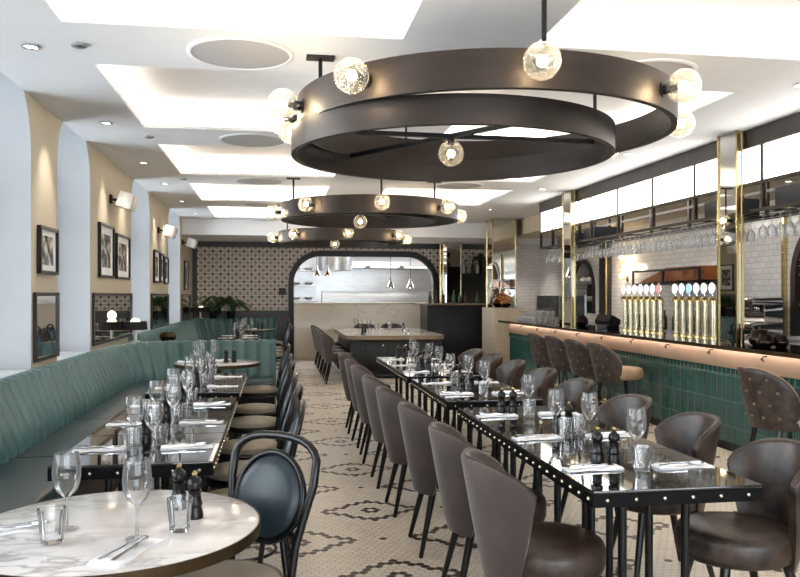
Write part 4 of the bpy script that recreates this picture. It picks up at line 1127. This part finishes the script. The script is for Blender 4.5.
# wall sconces
def sconce_fn():
    t = thing('wall_sconce', None, 'lamp', group='brass wall sconces')
    mb = MB(); mb.bbox(-.02, 0, -.035, .035, -.17, -.07); mb.tube([(-.02, 0, -.12), (-.09, 0, -.12), (-.10, 0, -.06)], .01, 8); mb.build('arm', M['brass'], t)
    mb = MB(); mb.tube([(-.1, 0, -.12), (-.1, 0, .28)], .007, 8); mb.build('stem', M['brass'], t)
    for z in (-.06, .26):
        mb = MB(); mb.sphere((-.13, 0, z), .042, 16, 10); g = mb.build('globe', M['opal_em'], t)
    return t
M['opal_em'] = emis('glowing opal globe', 'FFE8C4', 4)
SC = Proto(sconce_fn)
for y, lab in ((13.2, 'brass wall sconce with two glowing globes on the brick wall behind the bar'),):
    SC((XR-.001, y, 1.86), 0, lab)
    L = bpy.data.lights.new('sconce', 'POINT'); L.energy = 9; L.color = (1, .78, .5); L.shadow_soft_size = .06
    lo = bpy.data.objects.new('sconce_light', L); COL.objects.link(lo); lo.location = (XR-.25, y, 1.95)
# niche shelves with crockery
for n, nm in ((n1, 'far'), (n2, 'near')):
    for k, z in enumerate((1.32, 1.68)):
        if z+.3 > n[3]: z = n[3]-.42
        mb = MB(); mb.bbox(XR+.02, XR+.33, n[0]+.01, n[1]-.01, z, z+.03, .003); o = mb.build('niche_shelf', M['steel']); tag(o, f'{["lower", "upper"][k]} shelf in the {nm} arched niche', 'shelf', 'niche shelves')
    w = n[1]-n[0]
    for k in range(6):
        y = n[0]+.15+(w-.3)*k/5
        mb = MB()
        for q in range(5): mb.lathe([(.05, q*.014), (.085, q*.014+.012), (.087, q*.014+.014), (.05, q*.014+.004)], 18)
        o = mb.build('plate_stack', M['ceramic']); o.location = (XR+.15, y, 1.351)
        tag(o, f'stack of white plates on the lower shelf of the {nm} niche, {["first", "second", "third", "fourth", "fifth", "sixth"][k]} from the right', 'plates', f'plate stacks in the {nm} niche')
    for k in range(3):
        y = n[0]+.28+(w-.56)*k/2
        t = thing('teapot', f'white teapot on the upper shelf of the {nm} niche, {["first", "second", "third", "fourth"][k]} from the right', 'teapot', (XR+.15, y, (1.711 if nm == 'near' else 1.731)), 0, f'teapots in the {nm} niche')
        mb = MB(); mb.lathe([(.04, 0), (.07, .02), (.08, .055), (.06, .09), (.03, .1)], 20); mb.tube([(0, -.07, .04), (0, -.105, .06), (0, -.12, .09)], [.014, .01, .008], 8); mb.build('body', M['ceramic'], t)
        mb = MB(); mb.lathe([(.032, .1), (.02, .112), (.006, .116), (.01, .125), (1e-6, .13)], 14); mb.build('lid', M['ceramic'], t)
        mb = MB(); mb.tube([(0, .065, .08), (0, .11, .075), (0, .11, .035), (0, .07, .03)], .007, 8); mb.build('handle', M['ceramic'], t)
    for z in ([1.66] if nm == 'far' else []): pass
for o in bpy.data.objects:
    if o.name.startswith('teapot') and o.get('group') == 'teapots in the far niche': o.location.z = 1.731 if False else min(1.711, 2.12-.42+.031)
    if o.name.startswith('plate_stack'): pass
# coffee machine on back counter
cm = thing('coffee_machine', 'steel coffee machine on the counter behind the bar', 'machine', (5.9, 9.0, .916), 0)
mb = MB(); mb.bbox(-.2, .2, -.35, .35, .05, .2); mb.bbox(-.05, .2, -.35, .35, .2, .42); mb.bbox(-.2, .2, -.35, .35, .42, .5); mb.build('body', M['chrome'], cm)
for s in (-.2, 0, .2):
    mb = MB(); mb.lathe([(.03, .34), (.03, .419)], 14, -.12, s); mb.tube([(-.12, s, .35), (-.26, s, .34)], .012, 8); mb.build('portafilter', M['black'], cm)
mb = MB()
for sx in (-.17, .17):
    for sy in (-.3, .3): mb.lathe([(.02, 0), (.02, .05)], 12, sx, sy)
mb.build('feet', M['black'], cm)
for k in range(9):
    hh = random.uniform(.26, .32); mb = MB(); mb.lathe([(.036, 0), (.038, .006), (.038, hh*.6), (.014, hh*.76), (.014, hh), (1e-6, hh)], 14)
    o = mb.build('bottle', [M['leaf'], M['agedbrass'], M['darkwood']][k % 3]); o.location = (5.95, 10.1+.3*k, .916)
    tag(o, f'bottle on the counter behind the bar, {["first", "second", "third", "fourth", "fifth", "sixth", "seventh", "eighth", "ninth"][k]} beyond the coffee machine', 'bottle', 'bottles on the back counter')

# ------------------------------------------------------------------ lamps, bowl, plant by the left wall
def lamp(loc, label, sc=1):
    t = thing('table_lamp', label, 'lamp', loc, 0, 'table lamps on the banquette ledge')
    mb = MB(); mb.lathe([(.06, 0), (.06, .012), (.02, .02), (.02, .16)], 20); mb.build('base', M['opal'], t)
    mb = MB(); mb.lathe([(.145*sc, .15), (.135*sc, .25), (.132*sc, .25), (.142*sc, .15)], 28, caps=False); mb.build('lamp_shade', M['lampblack'], t)
    mb = MB(); mb.lathe([(.01, .16), (.05, .19), (.06, .25), (.04, .285), (1e-6, .295)], 20); mb.build('diffuser', M['lampglow'], t)
    L = bpy.data.lights.new('lamp', 'POINT'); L.energy = 1; L.color = (1, .8, .55); L.shadow_soft_size = .05
    lo = bpy.data.objects.new('table_lamp_light', L); COL.objects.link(lo); lo.location = (loc[0], loc[1], loc[2]+.33)
M['lampglow'] = emis('glowing lamp top', 'FFE9C8', 1.3)
lamp((-1.70, 9.93, .876), 'black shaded table lamp on the divider between the banquettes')
lamp((-1.62, 17.4, .934), 'wide black shaded lamp in the back left corner', 1.5)
bw = thing('candle_bowl', 'brown hammered brass candle bowl on the green divider', 'candle holder', (-1.31, 9.9, .876))
mb = MB(); mb.lathe([(.05, 0), (.09, .03), (.105, .07), (.085, .115), (.077, .115), (.096, .07), (.07, .035), (.03, .01)], 24); mb.build('bowl', M['agedbrass'], bw)
mb = MB(); mb.lathe([(.02, .012), (.02, .05), (1e-6, .05)], 12); mb.build('candle', M['linen'], bw)
def plant(loc, label, n, sz):
    t = thing('potted_plant', label, 'plant', loc, 0, 'potted plants by the back wall')
    mb = MB(); mb.lathe([(.07, 0), (.1, .16), (.09, .16), (.08, .14), (1e-6, .14)], 20); mb.build('pot', M['black'], t)
    mb = MB()
    lf = MB()
    for k in range(n):
        a = 2*PI*k/n*2.4+random.uniform(-.2, .2); el = random.uniform(.55, 1.4); l = sz*random.uniform(.7, 1)
        yy = sin(a)*(.25 if sin(a) > 0 else 1); tip = Vector((cos(a)*cos(el), yy*cos(el), sin(el)))*l+Vector((0, 0, .14))
        mb.tube([(0, 0, .12), Vector((0, 0, .14))*.5+tip*.5+Vector((0, 0, .03)), tip], .005, 5)
        d = Vector((cos(a), yy, -.35)).normalized(); sd = Vector((-yy, cos(a), 0)).normalized(); nrm = d.cross(sd)
        L = sz*.62; rows = []; m = 12
        for i in range(m+1):
            q = i/m; wdt = .30*L*2*math.sqrt(max(0, q*(1.0-q)))*(1.15 if i % 2 else .62); c = tip+d*(q*L)+Vector((0, 0, -.25*q*q*L))
            rows.append([c-sd*wdt+Vector((0, 0, -.02)), c+Vector((0, 0, .006)), c+sd*wdt+Vector((0, 0, -.02))])
        lf.grid(rows)
    mb.build('stems', M['leaf'], t); lf.build('foliage', M['leaf'], t)
plant((-1.36, 17.52, .935), 'dark green lobed plant on the back banquette ledge, left of two', 16, .44)
plant((-.98, 17.50, .935), 'dark green lobed plant on the back banquette ledge, right of two', 16, .38)

# ------------------------------------------------------------------ world
W = bpy.data.worlds.new('world'); S.world = W; W.use_nodes = True; nt = W.node_tree
bg = nt.nodes['Background']
sky = nt.nodes.new('ShaderNodeTexSky'); sky.sky_type = 'HOSEK_WILKIE'; sky.turbidity = 8; sky.ground_albedo = .5; sky.sun_direction = (.3, .5, .8)
mx = mixc(nt, .85, sky.outputs[0], (.95, .97, 1.0, 1))
nt.links.new(mx, bg.inputs[0]); bg.inputs[1].default_value = 7.5
